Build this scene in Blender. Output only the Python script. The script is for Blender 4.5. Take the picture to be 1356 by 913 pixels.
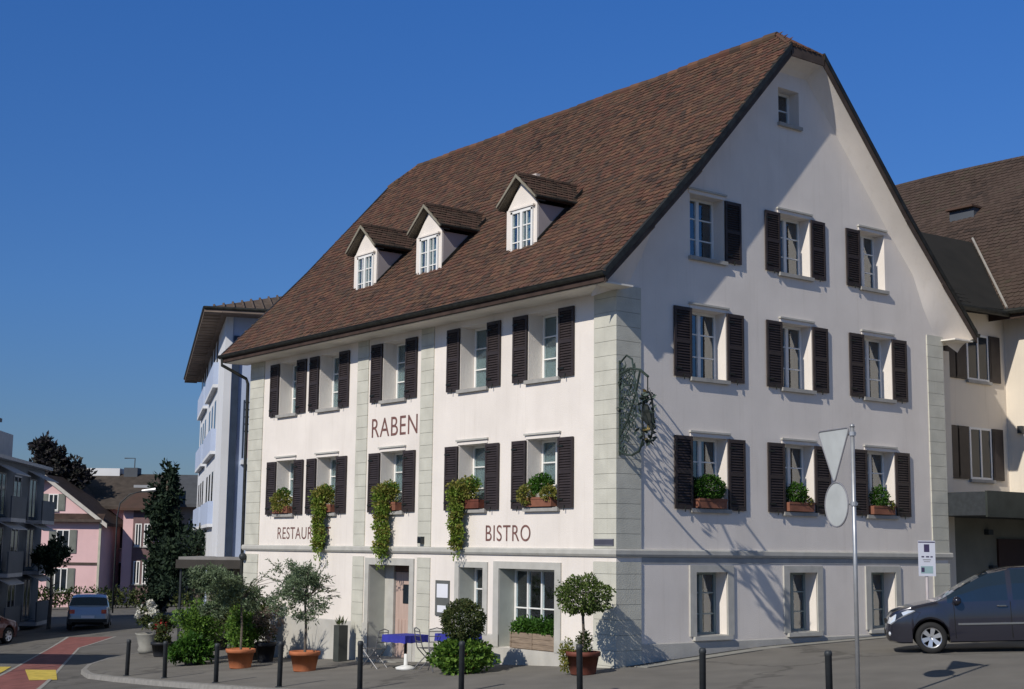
import bpy, bmesh, math, random
from mathutils import Vector, Matrix
R_ = math.radians
SC = bpy.context.scene
COL = SC.collection
for o in list(bpy.data.objects): bpy.data.objects.remove(o)

# ------------------------------------------------------------------ camera, light, exposure
cd = bpy.data.cameras.new("camera"); camo = bpy.data.objects.new("camera", cd); COL.objects.link(camo)
cR = Vector((0.79240404, -0.60988907, 0.01145225)); cU = Vector((-0.09589708, -0.10601042, 0.98973003)); cF = Vector((0.60241148, 0.78536431, 0.14248967))
M = Matrix(((cR.x, cU.x, -cF.x, -19.3135), (cR.y, cU.y, -cF.y, -21.6330), (cR.z, cU.z, -cF.z, 2.3480), (0, 0, 0, 1)))
camo.matrix_world = M
cd.sensor_fit = 'HORIZONTAL'; cd.sensor_width = 36.0; cd.lens = 36.0*1873.79/1356.0
cd.clip_start = 0.1; cd.clip_end = 2000
SC.camera = camo
W = bpy.data.worlds.new("World"); SC.world = W; W.use_nodes = True
nt = W.node_tree; bg = nt.nodes['Background']
sky = nt.nodes.new('ShaderNodeTexSky'); sky.sky_type = 'NISHITA'; sky.sun_disc = False
TO_SUN = Vector((-3.66, -1.0, 2.60)).normalized()
sky.sun_elevation = math.asin(TO_SUN.z); sky.sun_rotation = math.atan2(TO_SUN.x, TO_SUN.y)
sky.altitude = 400; sky.air_density = 1.0; sky.dust_density = 0.25; sky.ozone_density = 4.0
# a deep, dry late-summer sky: slightly bluer and with less glare low down than the raw model
tint = nt.nodes.new('ShaderNodeMix'); tint.data_type = 'RGBA'; tint.blend_type = 'MULTIPLY'; tint.inputs['Factor'].default_value = 1.0
tcw = nt.nodes.new('ShaderNodeTexCoord'); sx = nt.nodes.new('ShaderNodeSeparateXYZ'); nt.links.new(tcw.outputs['Generated'], sx.inputs[0])
cr = nt.nodes.new('ShaderNodeValToRGB'); nt.links.new(sx.outputs['Z'], cr.inputs[0])
cr.color_ramp.elements[0].position = .02; cr.color_ramp.elements[0].color = (.38, .43, .55, 1)
cr.color_ramp.elements[1].position = .42; cr.color_ramp.elements[1].color = (.36, .79, 1.36, 1)
e_ = cr.color_ramp.elements.new(.17); e_.color = (.40, .63, .95, 1)
e_ = cr.color_ramp.elements.new(.80); e_.color = (1.05, .88, .62, 1)
nt.links.new(sky.outputs[0], tint.inputs['A']); nt.links.new(cr.outputs[0], tint.inputs['B'])
nt.links.new(tint.outputs['Result'], bg.inputs[0]); bg.inputs[1].default_value = 0.085
sl = bpy.data.lights.new("sun", 'SUN'); sl.energy = 3.8; sl.angle = R_(0.5); sl.color = (1.0, 0.938, 0.835)
so = bpy.data.objects.new("sun", sl); COL.objects.link(so); so.location = (-40, -20, 40)
so.rotation_euler = (-TO_SUN).to_track_quat('-Z', 'Y').to_euler()
SC.view_settings.view_transform = 'Standard'; SC.view_settings.look = 'None'
SC.view_settings.exposure = 0.0; SC.view_settings.gamma = 1.0
SC.render.engine = 'CYCLES'

rng = random.Random(7)

# ------------------------------------------------------------------ materials
def _n(nt, t, **k):
    n = nt.nodes.new(t)
    for a, b in k.items(): setattr(n, a, b)
    return n
MATS = {}
def mat(name, col, rough=0.7, metal=0.0, var=0.12, scale=3.0, bump=0.0, bscale=40.0, spec=0.3, coat=0.0, stain=0.0, stain_col=None, stretch=(1,1,1)):
    if name in MATS: return MATS[name]
    m = bpy.data.materials.new(name); m.use_nodes = True; t = m.node_tree; b = t.nodes['Principled BSDF']
    b.inputs['Roughness'].default_value = rough; b.inputs['Metallic'].default_value = metal
    b.inputs['Specular IOR Level'].default_value = spec; b.inputs['Coat Weight'].default_value = coat
    tc = _n(t, 'ShaderNodeTexCoord'); mp = _n(t, 'ShaderNodeMapping'); mp.inputs['Scale'].default_value = stretch
    t.links.new(tc.outputs['Object'], mp.inputs[0])
    nz = _n(t, 'ShaderNodeTexNoise'); nz.inputs['Scale'].default_value = scale; nz.inputs['Detail'].default_value = 6
    t.links.new(mp.outputs[0], nz.inputs['Vector'])
    mx = _n(t, 'ShaderNodeMix', data_type='RGBA')
    mx.inputs['A'].default_value = tuple(c*(1-var) for c in col)+(1,); mx.inputs['B'].default_value = tuple(min(1, c*(1+var)) for c in col)+(1,)
    rp = _n(t, 'ShaderNodeMapRange'); rp.inputs[1].default_value = .3; rp.inputs[2].default_value = .7
    t.links.new(nz.outputs[0], rp.inputs[0]); t.links.new(rp.outputs[0], mx.inputs['Factor'])
    out = mx.outputs['Result']
    if stain > 0:
        n2 = _n(t, 'ShaderNodeTexNoise'); n2.inputs['Scale'].default_value = .55; n2.inputs['Detail'].default_value = 9; n2.inputs['Roughness'].default_value = .65
        m2 = _n(t, 'ShaderNodeMapping'); m2.inputs['Scale'].default_value = (1.6, 1.6, .45)
        t.links.new(tc.outputs['Object'], m2.inputs[0]); t.links.new(m2.outputs[0], n2.inputs['Vector'])
        r2 = _n(t, 'ShaderNodeMapRange'); r2.inputs[1].default_value = .5; r2.inputs[2].default_value = .78; r2.inputs[4].default_value = stain
        t.links.new(n2.outputs[0], r2.inputs[0])
        x2 = _n(t, 'ShaderNodeMix', data_type='RGBA'); t.links.new(out, x2.inputs['A']); t.links.new(r2.outputs[0], x2.inputs['Factor'])
        sc_ = stain_col or tuple(c*.6 for c in col); x2.inputs['B'].default_value = tuple(sc_)+(1,)
        out = x2.outputs['Result']
    t.links.new(out, b.inputs['Base Color'])
    if bump > 0:
        nb = _n(t, 'ShaderNodeTexNoise'); nb.inputs['Scale'].default_value = bscale; nb.inputs['Detail'].default_value = 4
        t.links.new(mp.outputs[0], nb.inputs['Vector'])
        bp = _n(t, 'ShaderNodeBump'); bp.inputs['Strength'].default_value = bump; bp.inputs['Distance'].default_value = .02
        t.links.new(nb.outputs[0], bp.inputs['Height']); t.links.new(bp.outputs[0], b.inputs['Normal'])
    MATS[name] = m; return m
def ramp_mat(name, cols, rough=0.8, trans=0.0, noise=0.35, nscale=1.2):
    """colour picked per island (leaf, roof tile), mixed with a broad noise"""
    if name in MATS: return MATS[name]
    m = bpy.data.materials.new(name); m.use_nodes = True; t = m.node_tree; b = t.nodes['Principled BSDF']
    b.inputs['Roughness'].default_value = rough; b.inputs['Specular IOR Level'].default_value = .25
    g = _n(t, 'ShaderNodeNewGeometry'); tc = _n(t, 'ShaderNodeTexCoord')
    nz = _n(t, 'ShaderNodeTexNoise'); nz.inputs['Scale'].default_value = nscale; nz.inputs['Detail'].default_value = 5
    t.links.new(tc.outputs['Object'], nz.inputs['Vector'])
    a = _n(t, 'ShaderNodeMapRange'); a.inputs[1].default_value = .25; a.inputs[2].default_value = .75
    t.links.new(nz.outputs[0], a.inputs[0])
    mx = _n(t, 'ShaderNodeMix', data_type='FLOAT'); mx.inputs['Factor'].default_value = noise
    t.links.new(g.outputs['Random Per Island'], mx.inputs['A']); t.links.new(a.outputs[0], mx.inputs['B'])
    cr = _n(t, 'ShaderNodeValToRGB'); e = cr.color_ramp.elements
    while len(e) < len(cols): e.new(.5)
    for i, c in enumerate(cols): e[i].position = .08+.84*i/(len(cols)-1); e[i].color = tuple(c)+(1,)
    t.links.new(mx.outputs['Result'], cr.inputs[0]); t.links.new(cr.outputs[0], b.inputs['Base Color'])
    if trans > 0:
        tr = _n(t, 'ShaderNodeBsdfTranslucent'); t.links.new(cr.outputs[0], tr.inputs[0])
        ms = _n(t, 'ShaderNodeMixShader'); ms.inputs[0].default_value = trans
        t.links.new(b.outputs[0], ms.inputs[1]); t.links.new(tr.outputs[0], ms.inputs[2])
        t.links.new(ms.outputs[0], t.nodes['Material Output'].inputs[0])
    MATS[name] = m; return m
def glass_mat(name, tint, refl=1.0, base=.16):
    if name in MATS: return MATS[name]
    m = bpy.data.materials.new(name); m.use_nodes = True; t = m.node_tree
    t.nodes.remove(t.nodes['Principled BSDF'])
    tr = _n(t, 'ShaderNodeBsdfTransparent'); tr.inputs[0].default_value = tint+(1,)
    gl = _n(t, 'ShaderNodeBsdfGlossy'); gl.inputs['Roughness'].default_value = .03; gl.inputs[0].default_value = (.9, .95, 1, 1)
    fr = _n(t, 'ShaderNodeFresnel'); fr.inputs[0].default_value = 1.45
    nz = _n(t, 'ShaderNodeTexNoise'); nz.inputs['Scale'].default_value = 1.5
    bp = _n(t, 'ShaderNodeBump'); bp.inputs['Strength'].default_value = .05; t.links.new(nz.outputs[0], bp.inputs['Height']); t.links.new(bp.outputs[0], gl.inputs['Normal'])
    mt = _n(t, 'ShaderNodeMath', operation='MULTIPLY_ADD'); mt.inputs[1].default_value = refl; mt.inputs[2].default_value = base
    t.links.new(fr.outputs[0], mt.inputs[0])
    ms = _n(t, 'ShaderNodeMixShader'); t.links.new(mt.outputs[0], ms.inputs[0]); t.links.new(tr.outputs[0], ms.inputs[1]); t.links.new(gl.outputs[0], ms.inputs[2])
    t.links.new(ms.outputs[0], t.nodes['Material Output'].inputs[0])
    MATS[name] = m; return m

PLASTER = mat('white plaster', (.77, .712, .655), .9, var=.05, scale=1.1, bump=.3, bscale=45, stain=.38, stain_col=(.60, .545, .49))
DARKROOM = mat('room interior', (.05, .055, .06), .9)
PLINTH = mat('grey plinth plaster', (.47, .455, .42), .9, var=.10, scale=2, bump=.3, bscale=40, stain=.5, stain_col=(.33, .32, .30))
QUOIN = mat('painted quoin stone', (.53, .52, .45), .88, var=.10, scale=2.2, bump=.3, stain=.5, stain_col=(.40, .39, .34))
JOINT = mat('quoin joint', (.34, .33, .285), .9)
STONE = mat('grey window stone', (.45, .44, .405), .85, var=.09, scale=4, bump=.15)
WSILL = mat('stone sill', (.34, .33, .31), .85, var=.12, scale=5)
WOODW = mat('white window paint', (.78, .77, .74), .5, var=.04, scale=6)
SHUT = mat('dark shutter paint', (.033, .025, .025), .55, var=.25, scale=4, spec=.35)
IRON = mat('black wrought iron', (.02, .024, .022), .5, metal=.3, var=.3, scale=9)
IRONG = mat('patinated iron', (.045, .065, .055), .5, metal=.3, var=.35, scale=14)
GOLD = mat('gilding', (.75, .55, .2), .35, metal=.9, var=.1)
GUTTER = mat('weathered gutter metal', (.035, .036, .032), .5, metal=.4, var=.35, scale=6)
SOFFIT = mat('painted soffit boards', (.74, .70, .63), .8, var=.07, scale=2, stretch=(6, 1, 1))
BARGE = mat('brown barge timber', (.075, .055, .045), .75, var=.25, scale=5)
TILE = ramp_mat('clay roof tiles', [(.042, .029, .025), (.075, .046, .035), (.120, .056, .040), (.085, .058, .040), (.150, .078, .050), (.060, .043, .035), (.125, .060, .042)], .88, noise=.38, nscale=.42)
TILED = ramp_mat('dark mossy tiles', [(.035, .026, .022), (.070, .046, .034), (.095, .055, .042), (.055, .044, .03)], .9, noise=.3, nscale=1.5)
TILEUNDER = mat('roof felt', (.05, .032, .026), .9, var=.3)
GLASS = glass_mat('window glass', (.76, .84, .85), 1.0)
GLASSF = glass_mat('clear window glass', (.72, .78, .78), .7, .03)
GLASSD = mat('dark reflecting glass', (.012, .018, .026), .10, var=.3, spec=.45)
CURT = mat('curtain cloth', (.74, .77, .76), .9, var=.08, scale=8, stretch=(6, 6, .4))
PAINTTXT = mat('faded maroon lettering', (.17, .085, .075), .9, var=.35, scale=9)
ASPH = mat('road asphalt', (.138, .130, .119), .92, var=.16, scale=.9, bump=.35, bscale=120, stain=.35, stain_col=(.10, .096, .092))
PAVE = mat('pavement asphalt', (.176, .165, .148), .92, var=.13, scale=1.1, bump=.3, bscale=140, stain=.45, stain_col=(.125, .12, .115))
KERB = mat('granite kerb', (.25, .24, .225), .85, var=.15, scale=7)
CONC = mat('concrete strip', (.27, .265, .24), .9, var=.14, scale=4)
REDLANE = mat('red lane paint', (.22, .085, .075), .85, var=.22, scale=2.5, stain=.4, stain_col=(.16, .08, .07))
YELLOW = mat('yellow road paint', (.55, .42, .08), .8, var=.2, scale=4)
WHITEP = mat('white road paint', (.30, .29, .27), .8, var=.2, scale=5)
TERRA = mat('terracotta', (.42, .14, .06), .75, var=.16, scale=5, stain=.3, stain_col=(.5, .26, .16))
TERRAD = mat('dark glazed terracotta', (.14, .045, .03), .6, var=.3, scale=6)
SOIL = mat('potting soil', (.035, .025, .018), .95)
BLACKP = mat('dark pot plastic', (.02, .022, .028), .5)
BARK = mat('bark', (.12, .10, .08), .9, var=.3, scale=12, bump=.4)
OLIVE = ramp_mat('olive leaves', [(.05, .08, .034), (.11, .155, .075), (.18, .235, .145), (.075, .115, .045)], .6, .2)
LEAF = ramp_mat('garden leaves', [(.04, .09, .016), (.08, .165, .024), (.13, .23, .034), (.18, .28, .05)], .55, .28)
LEAFD = ramp_mat('dark box leaves', [(.020, .040, .012), (.045, .070, .020), (.085, .10, .03), (.055, .058, .022)], .6, .2)
LEAFB = ramp_mat('bright box leaves', [(.02, .06, .008), (.045, .12, .014), (.08, .17, .02)], .55, .25)
LEAFY = ramp_mat('yellow green leaves', [(.08, .12, .018), (.17, .20, .035), (.28, .24, .06), (.12, .15, .025)], .6, .28)
LEAFT = ramp_mat('topiary leaves', [(.03, .055, .014), (.07, .115, .025), (.12, .17, .04), (.17, .21, .07)], .55, .3)
IVY = ramp_mat('ivy leaves', [(.08, .15, .02), (.15, .24, .035), (.26, .33, .06), (.11, .19, .025)], .55, .3)
CONIF = ramp_mat('conifer needles', [(.008, .018, .012), (.016, .032, .018), (.028, .048, .022)], .75, .1)
PURPL = ramp_mat('copper foliage', [(.012, .012, .016), (.03, .026, .03), (.045, .05, .035)], .75, .12)
PETALW = ramp_mat('white petals', [(.5, .5, .42), (.75, .74, .68), (.6, .55, .45)], .7, .3)
PETALR = ramp_mat('red petals', [(.3, .02, .02), (.45, .05, .05)], .7, .3)
PETALP = ramp_mat('pink grey leaves', [(.06, .06, .035), (.14, .12, .09), (.25, .18, .16), (.10, .10, .05)], .7, .25)
BLUECL = mat('blue table cloth', (.035, .04, .30), .8, var=.12, scale=6)
STEEL = mat('galvanised steel', (.42, .43, .44), .45, metal=.6, var=.12, scale=7)
SIGNBK = mat('grey sign back', (.50, .52, .51), .6, metal=.1, var=.08, scale=4)
BOLL = mat('dark grey bollard paint', (.035, .04, .045), .5, var=.2, scale=9)
RUBBER = mat('tyre rubber', (.018, .018, .018), .8)
ALLOY = mat('alloy rim', (.65, .66, .68), .3, metal=.8, var=.05)
CHROME = mat('chrome trim', (.7, .7, .7), .15, metal=1.0, var=.02)
PAINTMPV = mat('dark grey metallic paint', (.020, .020, .032), .22, metal=.25, var=.04, coat=1.0, spec=.6)
PAINTSIL = mat('silver metallic paint', (.24, .25, .27), .3, metal=.4, var=.04, coat=1.0)
PAINTRED = mat('dark red car paint', (.10, .025, .02), .3, metal=.2, var=.05, coat=1.0)
CARGLASS = mat('car glass', (.012, .022, .035), .04, var=.05, spec=.9)
LAMPCL = mat('clear lamp lens', (.75, .78, .82), .12, metal=.35, var=.08, scale=20, coat=1.0)
REDLENS = mat('red lamp lens', (.35, .02, .02), .2, var=.05, coat=1.0)
CREAM = mat('cream plaster', (.74, .665, .56), .9, var=.04, scale=1.2, bump=.2, stain=.2, stain_col=(.6, .54, .46))
DKPLAST = mat('dark wall plaster', (.20, .195, .16), .9, var=.12, scale=1.5)  # plain dark wall tone for the canopy and awning walls
BLUEW = mat('pale blue render', (.42, .49, .64), .85, var=.04, scale=1.0, stain=.15, stain_col=(.33, .38, .5))
WHITEW = mat('white render', (.66, .67, .69), .85, var=.05, scale=1.0)
NAVY = mat('navy metal', (.03, .045, .075), .5, var=.15)
PINKW = mat('pink render', (.70, .47, .47), .85, var=.06, scale=1.0, stain=.2, stain_col=(.5, .3, .3))
GREYB = mat('blue grey cladding', (.075, .085, .10), .7, var=.12, scale=1.2)
GREYL = mat('light grey panel', (.30, .31, .33), .7, var=.1)
SHUTG = mat('grey green shutter', (.16, .17, .15), .7, var=.15)
DOORW = mat('pale wood door', (.46, .34, .29), .6, var=.12, scale=3, stretch=(8, 8, .6))
WOODB = mat('weathered planter wood', (.26, .20, .15), .85, var=.25, scale=4, stretch=(1, 1, 8))
PAPER = mat('paper sheet', (.72, .73, .78), .7, var=.03)
SIGNW = mat('white sign enamel', (.54, .56, .64), .45, var=.04)
SIGNP = mat('dark sign print', (.05, .04, .09), .5)
SIGNT = mat('teal sign print', (.25, .36, .38), .5)
PLAQ = mat('slate nameplate', (.07, .07, .095), .5, var=.12)
TWHITE = mat('white plastic', (.75, .75, .72), .4)

def weather(m, kind):
    t = m.node_tree; b = t.nodes['Principled BSDF']; src = b.inputs['Base Color'].links[0].from_socket
    tc = _n(t, 'ShaderNodeTexCoord')
    x = _n(t, 'ShaderNodeMix', data_type='RGBA', blend_type='MULTIPLY'); x.inputs['B'].default_value = (.62, .62, .62, 1) if kind == 'cracks' else (.80, .78, .75, 1)
    r = _n(t, 'ShaderNodeMapRange')
    if kind == 'cracks':
        nz = _n(t, 'ShaderNodeTexNoise'); nz.inputs['Scale'].default_value = 1.3; nz.inputs['Detail'].default_value = 5
        va = _n(t, 'ShaderNodeMix', data_type='VECTOR'); va.inputs['Factor'].default_value = .6
        t.links.new(tc.outputs['Object'], nz.inputs['Vector']); t.links.new(tc.outputs['Object'], va.inputs['A']); t.links.new(nz.outputs['Color'], va.inputs['B'])
        vo = _n(t, 'ShaderNodeTexVoronoi', feature='DISTANCE_TO_EDGE'); vo.inputs['Scale'].default_value = .26; t.links.new(va.outputs['Result'], vo.inputs['Vector'])
        r.inputs[1].default_value = .004; r.inputs[2].default_value = .012; r.inputs[3].default_value = .8; r.inputs[4].default_value = 0; t.links.new(vo.outputs['Distance'], r.inputs[0])
        n3 = _n(t, 'ShaderNodeTexNoise'); n3.inputs['Scale'].default_value = 260; n3.inputs['Detail'].default_value = 2; t.links.new(tc.outputs['Object'], n3.inputs['Vector'])
    else:
        mp = _n(t, 'ShaderNodeMapping'); mp.inputs['Scale'].default_value = (3.2, 3.2, .16); t.links.new(tc.outputs['Object'], mp.inputs[0])
        nz = _n(t, 'ShaderNodeTexNoise'); nz.inputs['Scale'].default_value = 2.0; nz.inputs['Detail'].default_value = 7; nz.inputs['Roughness'].default_value = .7; t.links.new(mp.outputs[0], nz.inputs['Vector'])
        r.inputs[1].default_value = .54; r.inputs[2].default_value = .80; r.inputs[4].default_value = .55; t.links.new(nz.outputs[0], r.inputs[0])
    t.links.new(src, x.inputs['A']); t.links.new(r.outputs[0], x.inputs['Factor']); t.links.new(x.outputs['Result'], b.inputs['Base Color'])
for m_ in (ASPH, PAVE): weather(m_, 'cracks')
for m_ in (PLASTER, CREAM, PLINTH, QUOIN): weather(m_, 'streaks')

# ------------------------------------------------------------------ mesh builder
class MB:
    def __init__(s): s.v = []; s.f = []; s.m = []; s.mats = []; s.off = Vector((0, 0, 0))
    def mi(s, m):
        if m not in s.mats: s.mats.append(m)
        return s.mats.index(m)
    def add(s, vs, fs, m):
        b = len(s.v); i = s.mi(m)
        s.v += [tuple(v) for v in vs]
        for f in fs: s.f.append(tuple(b+k for k in f)); s.m.append(i)
    def face(s, vs, m): s.add(vs, [tuple(range(len(vs)))], m)
    def box(s, x0, x1, y0, y1, z0, z1, m, T=None):
        vs = [(x, y, z) for z in (z0, z1) for y in (y0, y1) for x in (x0, x1)]
        if T is not None: vs = [T @ Vector(v) for v in vs]
        s.add(vs, [(0, 2, 3, 1), (4, 5, 7, 6), (0, 1, 5, 4), (2, 6, 7, 3), (0, 4, 6, 2), (1, 3, 7, 5)], m)
    def prism(s, pts, h, m):
        """pts: closed 3D polygon, extruded by vector h"""
        n = len(pts); h = Vector(h); P = [Vector(p) for p in pts]
        s.add(P+[p+h for p in P], [tuple(range(n))[::-1], tuple(range(n, 2*n))]+[(i, (i+1) % n, n+(i+1) % n, n+i) for i in range(n)], m)
    def tube(s, path, r, m, n=8, cap=True, closed=False):
        P = [Vector(p) for p in path]; rr = r if isinstance(r, (list, tuple)) else [r]*len(P)
        vs = []; fs = []; up = Vector((0, 0, 1)); px = None
        for i, p in enumerate(P):
            a = P[i-1] if (i > 0 or closed) else P[0]; b = P[(i+1) % len(P)] if (i < len(P)-1 or closed) else P[-1]
            t = (b-a)
            t = t.normalized() if t.length > 1e-9 else Vector((0, 0, 1))
            if px is None:
                px = t.cross(up) if abs(t.z) < .95 else t.cross(Vector((1, 0, 0)))
            px = (px - t*px.dot(t))
            px = px.normalized() if px.length > 1e-6 else t.orthogonal().normalized()
            py = t.cross(px)
            for k in range(n):
                q = 2*math.pi*k/n; vs.append(p+px*math.cos(q)*rr[i]+py*math.sin(q)*rr[i])
        L = len(P)
        for i in range(L if closed else L-1):
            j = (i+1) % L
            for k in range(n): fs.append((i*n+k, i*n+(k+1) % n, j*n+(k+1) % n, j*n+k))
        if cap and not closed: fs += [tuple(range(n))[::-1], tuple((L-1)*n+k for k in range(n))]
        s.add(vs, fs, m)
    def lathe(s, prof, m, c=(0, 0, 0), n=20, caps=True):
        vs = []; fs = []
        for r, z in prof:
            for k in range(n):
                q = 2*math.pi*k/n; vs.append((c[0]+r*math.cos(q), c[1]+r*math.sin(q), c[2]+z))
        for i in range(len(prof)-1):
            for k in range(n): fs.append((i*n+k, i*n+(k+1) % n, (i+1)*n+(k+1) % n, (i+1)*n+k))
        if caps: fs += [tuple(range(n))[::-1], tuple((len(prof)-1)*n+k for k in range(n))]
        s.add(vs, fs, m)
    def ellipsoid(s, c, r, m, nu=12, nv=8):
        prof = [(math.sin(math.pi*i/nv), -math.cos(math.pi*i/nv)) for i in range(nv+1)]
        vs = []; fs = []
        for a, z in prof:
            for k in range(nu):
                q = 2*math.pi*k/nu; vs.append((c[0]+r[0]*a*math.cos(q), c[1]+r[1]*a*math.sin(q), c[2]+r[2]*z))
        for i in range(nv):
            for k in range(nu): fs.append((i*nu+k, i*nu+(k+1) % nu, (i+1)*nu+(k+1) % nu, (i+1)*nu+k))
        s.add(vs, fs, m)
    def leaf(s, p, d, w, l, m):
        """small folded leaf: d = direction"""
        d = d.normalized(); sd = d.orthogonal().normalized()
        sd.rotate(Matrix.Rotation(rng.uniform(0, 6.283), 3, d))
        up = d.cross(sd)
        p = Vector(p)
        s.add([p, p+d*l*.45+sd*w*.5+up*w*.12, p+d*l, p+d*l*.45-sd*w*.5+up*w*.12], [(0, 1, 2), (0, 2, 3)], m)
    def build(s, name, parent=None, smooth=False, origin=None):
        me = bpy.data.meshes.new(name)
        o0 = Vector(origin) if origin is not None else Vector((0, 0, 0))
        vs = [tuple(Vector(v)-o0) for v in s.v] if origin is not None else s.v
        me.from_pydata(vs, [], s.f)
        for m in s.mats: me.materials.append(m)
        me.polygons.foreach_set('material_index', s.m)
        if smooth: me.polygons.foreach_set('use_smooth', [True]*len(s.f))
        me.update()
        o = bpy.data.objects.new(name, me); COL.objects.link(o)
        if parent is not None: o.parent = parent
        if origin is not None: o.location = o0
        return o
def fixn(o):
    bm = bmesh.new(); bm.from_mesh(o.data); bmesh.ops.recalc_face_normals(bm, faces=bm.faces); bm.to_mesh(o.data); bm.free(); return o
def tag(o, label, cat, group=None):
    o['label'] = label; o['category'] = cat
    if group: o['group'] = group
    return o
def thing(name, label, cat, loc=(0, 0, 0), rz=0, group=None):
    o = bpy.data.objects.new(name, None); COL.objects.link(o); o.location = loc; o.rotation_euler = (0, 0, rz)
    o.empty_display_size = .3
    return tag(o, label, cat, group)
def struct(o): o['kind'] = 'structure'; return o
def copy_tree(o, parent=None):
    c = o.copy(); COL.objects.link(c)
    if parent is not None: c.parent = parent
    for ch in [x for x in SC.objects if x.parent == o]: copy_tree(ch, c)
    return c
def rvec():
    while True:
        v = Vector((rng.uniform(-1, 1), rng.uniform(-1, 1), rng.uniform(-1, 1)))
        if .05 < v.length < 1: return v.normalized()
def foliage(mb, c, r, n, m, ls=.06, lw=.035, shell=.55, clumps=0, bumpy=.15, gap=0.0, zmin=None, seed=0):
    """leaves through an ellipsoid; denser towards the surface, in clumps with gaps between"""
    c = Vector(c); cl = []
    for i in range(clumps):
        d = rvec(); cl.append((Vector((d.x*r[0], d.y*r[1], d.z*r[2]))*rng.uniform(.35, .95), rng.uniform(.22, .42)))
    for i in range(n):
        if clumps:
            k, s_ = cl[rng.randrange(clumps)]
            q = rvec()*(rng.random()**.5)*s_
            p = k+Vector((q.x*r[0], q.y*r[1], q.z*r[2])); d = (q+rvec()*.8+Vector((0, 0, .25)))
        else:
            q = rvec(); a = (shell+(1-shell)*rng.random())
            a *= 1+bumpy*(math.sin(q.x*7+seed)*math.sin(q.y*6+seed*2)+math.sin(q.z*8+seed*3)*.7)
            p = Vector((q.x*r[0], q.y*r[1], q.z*r[2]))*a; d = q+rvec()*.9
        if zmin is not None and c.z+p.z < zmin: continue
        k = rng.uniform(.7, 1.35)
        mb.leaf(c+p, d, lw*k, ls*k, m)

# ------------------------------------------------------------------ ground
def gz(X, Y):
    a = .055*min(max(X, -40), 0)+.07*min(max(X, 0), 4)+.028*min(max(X-4, 0), 18)
    return a-.051*min(max(Y, 0), 16)-.03*max(min(Y, 0), -45)-.022*max(0, min(Y, 75)-16)
def sheet(name, xs, ys, off, m):
    mb = MB(); vs = [(x, y, gz(x, y)+off) for y in ys for x in xs]; n = len(xs)
    mb.add(vs, [(j*n+i, j*n+i+1, (j+1)*n+i+1, (j+1)*n+i) for j in range(len(ys)-1) for i in range(n-1)], m)
    return struct(mb.build(name))
xs = [-700, -300, -120, -60, -40]+list(range(-35, 0, 5))+[0, 4, 8, 12, 16, 22, 30, 60, 120, 300, 700]
ys = [-700, -300, -120, -60, -45]+list(range(-40, 0, 5))+[0, 4, 8, 12, 16]+list(range(20, 75, 5))+[75, 90, 120, 200, 400, 900]
sheet('ground', xs, ys, -.115, ASPH)
kerbp = [(-30, -2.2), (-22, -2.3), (-16, -2.2), (-11.5, -2.3), (-8.6, -2.75), (-7, -3.2), (-5, -3.65), (-3, -4.15), (-.5, -4.75), (2, -5.15), (5, -5.32), (7.6, -5.3), (10.7, -5.25), (13, -5.15), (15.2, -4.95), (17, -4.45), (18.5, -3.7), (20, -2.5), (21, -1.1), (22, .8), (24, 3.0), (30, 6.5), (42, 12.5)]
def kx(Y):
    for (y0, x0), (y1, x1) in zip(kerbp, kerbp[1:]):
        if y0 <= Y <= y1: return x0+(x1-x0)*(Y-y0)/(y1-y0)
mb = MB(); kb = MB()
rows = sorted(set([y for y, _ in kerbp]+[16]+[i*1.0 for i in range(-30, 43)]))
for y0, y1 in zip(rows, rows[1:]):
    a, b = kx(y0), kx(y1)
    for (p, q), (r, s) in zip(((a+.16, b+.16), (max(0, a+.16), max(0, b+.16)), (max(4, a+.16), max(4, b+.16)), (22, 22)), ((max(0, a+.16), max(0, b+.16)), (max(4, a+.16), max(4, b+.16)), (22, 22), (45, 45))):
        if r-p < 1e-4 and s-q < 1e-4: continue
        mb.face([(p, y0, gz(p, y0)), (r, y0, gz(r, y0)), (s, y1, gz(s, y1)), (q, y1, gz(q, y1))], PAVE)
    pr = lambda x, y: [(x, y, gz(x, y)-.14), (x+.015, y, gz(x, y)+.002), (x+.16, y, gz(x+.16, y)+.004), (x+.17, y, gz(x+.17, y)-.02)]
    A, B = pr(a, y0), pr(b, y1)
    kb.add(A+B, [(0, 1, 5, 4), (1, 2, 6, 5), (2, 3, 7, 6)], KERB)
struct(mb.build('pavement')); struct(kb.build('kerb'))
# red cycle lane with pale edge lines, yellow crossing bars
def strip(name, L, Rr, m, off=-.111):
    mb = MB()
    for i in range(len(L)-1):
        for k in range(4):
            f = lambda P, t: (P[i][0]+(P[i+1][0]-P[i][0])*t, P[i][1]+(P[i+1][1]-P[i][1])*t)
            q = [f(L, k/4), f(L, (k+1)/4), f(Rr, (k+1)/4), f(Rr, k/4)]
            mb.face([(x, y, gz(x, y)+off) for x, y in q], m)
    return struct(mb.build(name))
LL = [(-9.5, 12.5), (-5.4, 19.95), (-1.4, 27.8), (1.03, 32.6)]
LR = [(-8.1, 10.8), (-4.6, 18.5), (-.86, 26.7), (1.9, 30.4)]
strip('cycle_lane', LL, LR, REDLANE)
lerp2 = lambda A, B, t: [(a[0]+(b[0]-a[0])*t, a[1]+(b[1]-a[1])*t) for a, b in zip(A, B)]
strip('lane_line', lerp2(LL, LR, -.07), lerp2(LL, LR, 0), WHITEP, -.107)
strip('lane_line', lerp2(LL, LR, 1.0), lerp2(LL, LR, 1.07), WHITEP, -.107)
strip('crossing_bar', [(-6.0, 16.6), (-4.95, 20.0)], [(-5.5, 15.9), (-4.45, 18.9)], YELLOW, -.103)
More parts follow.
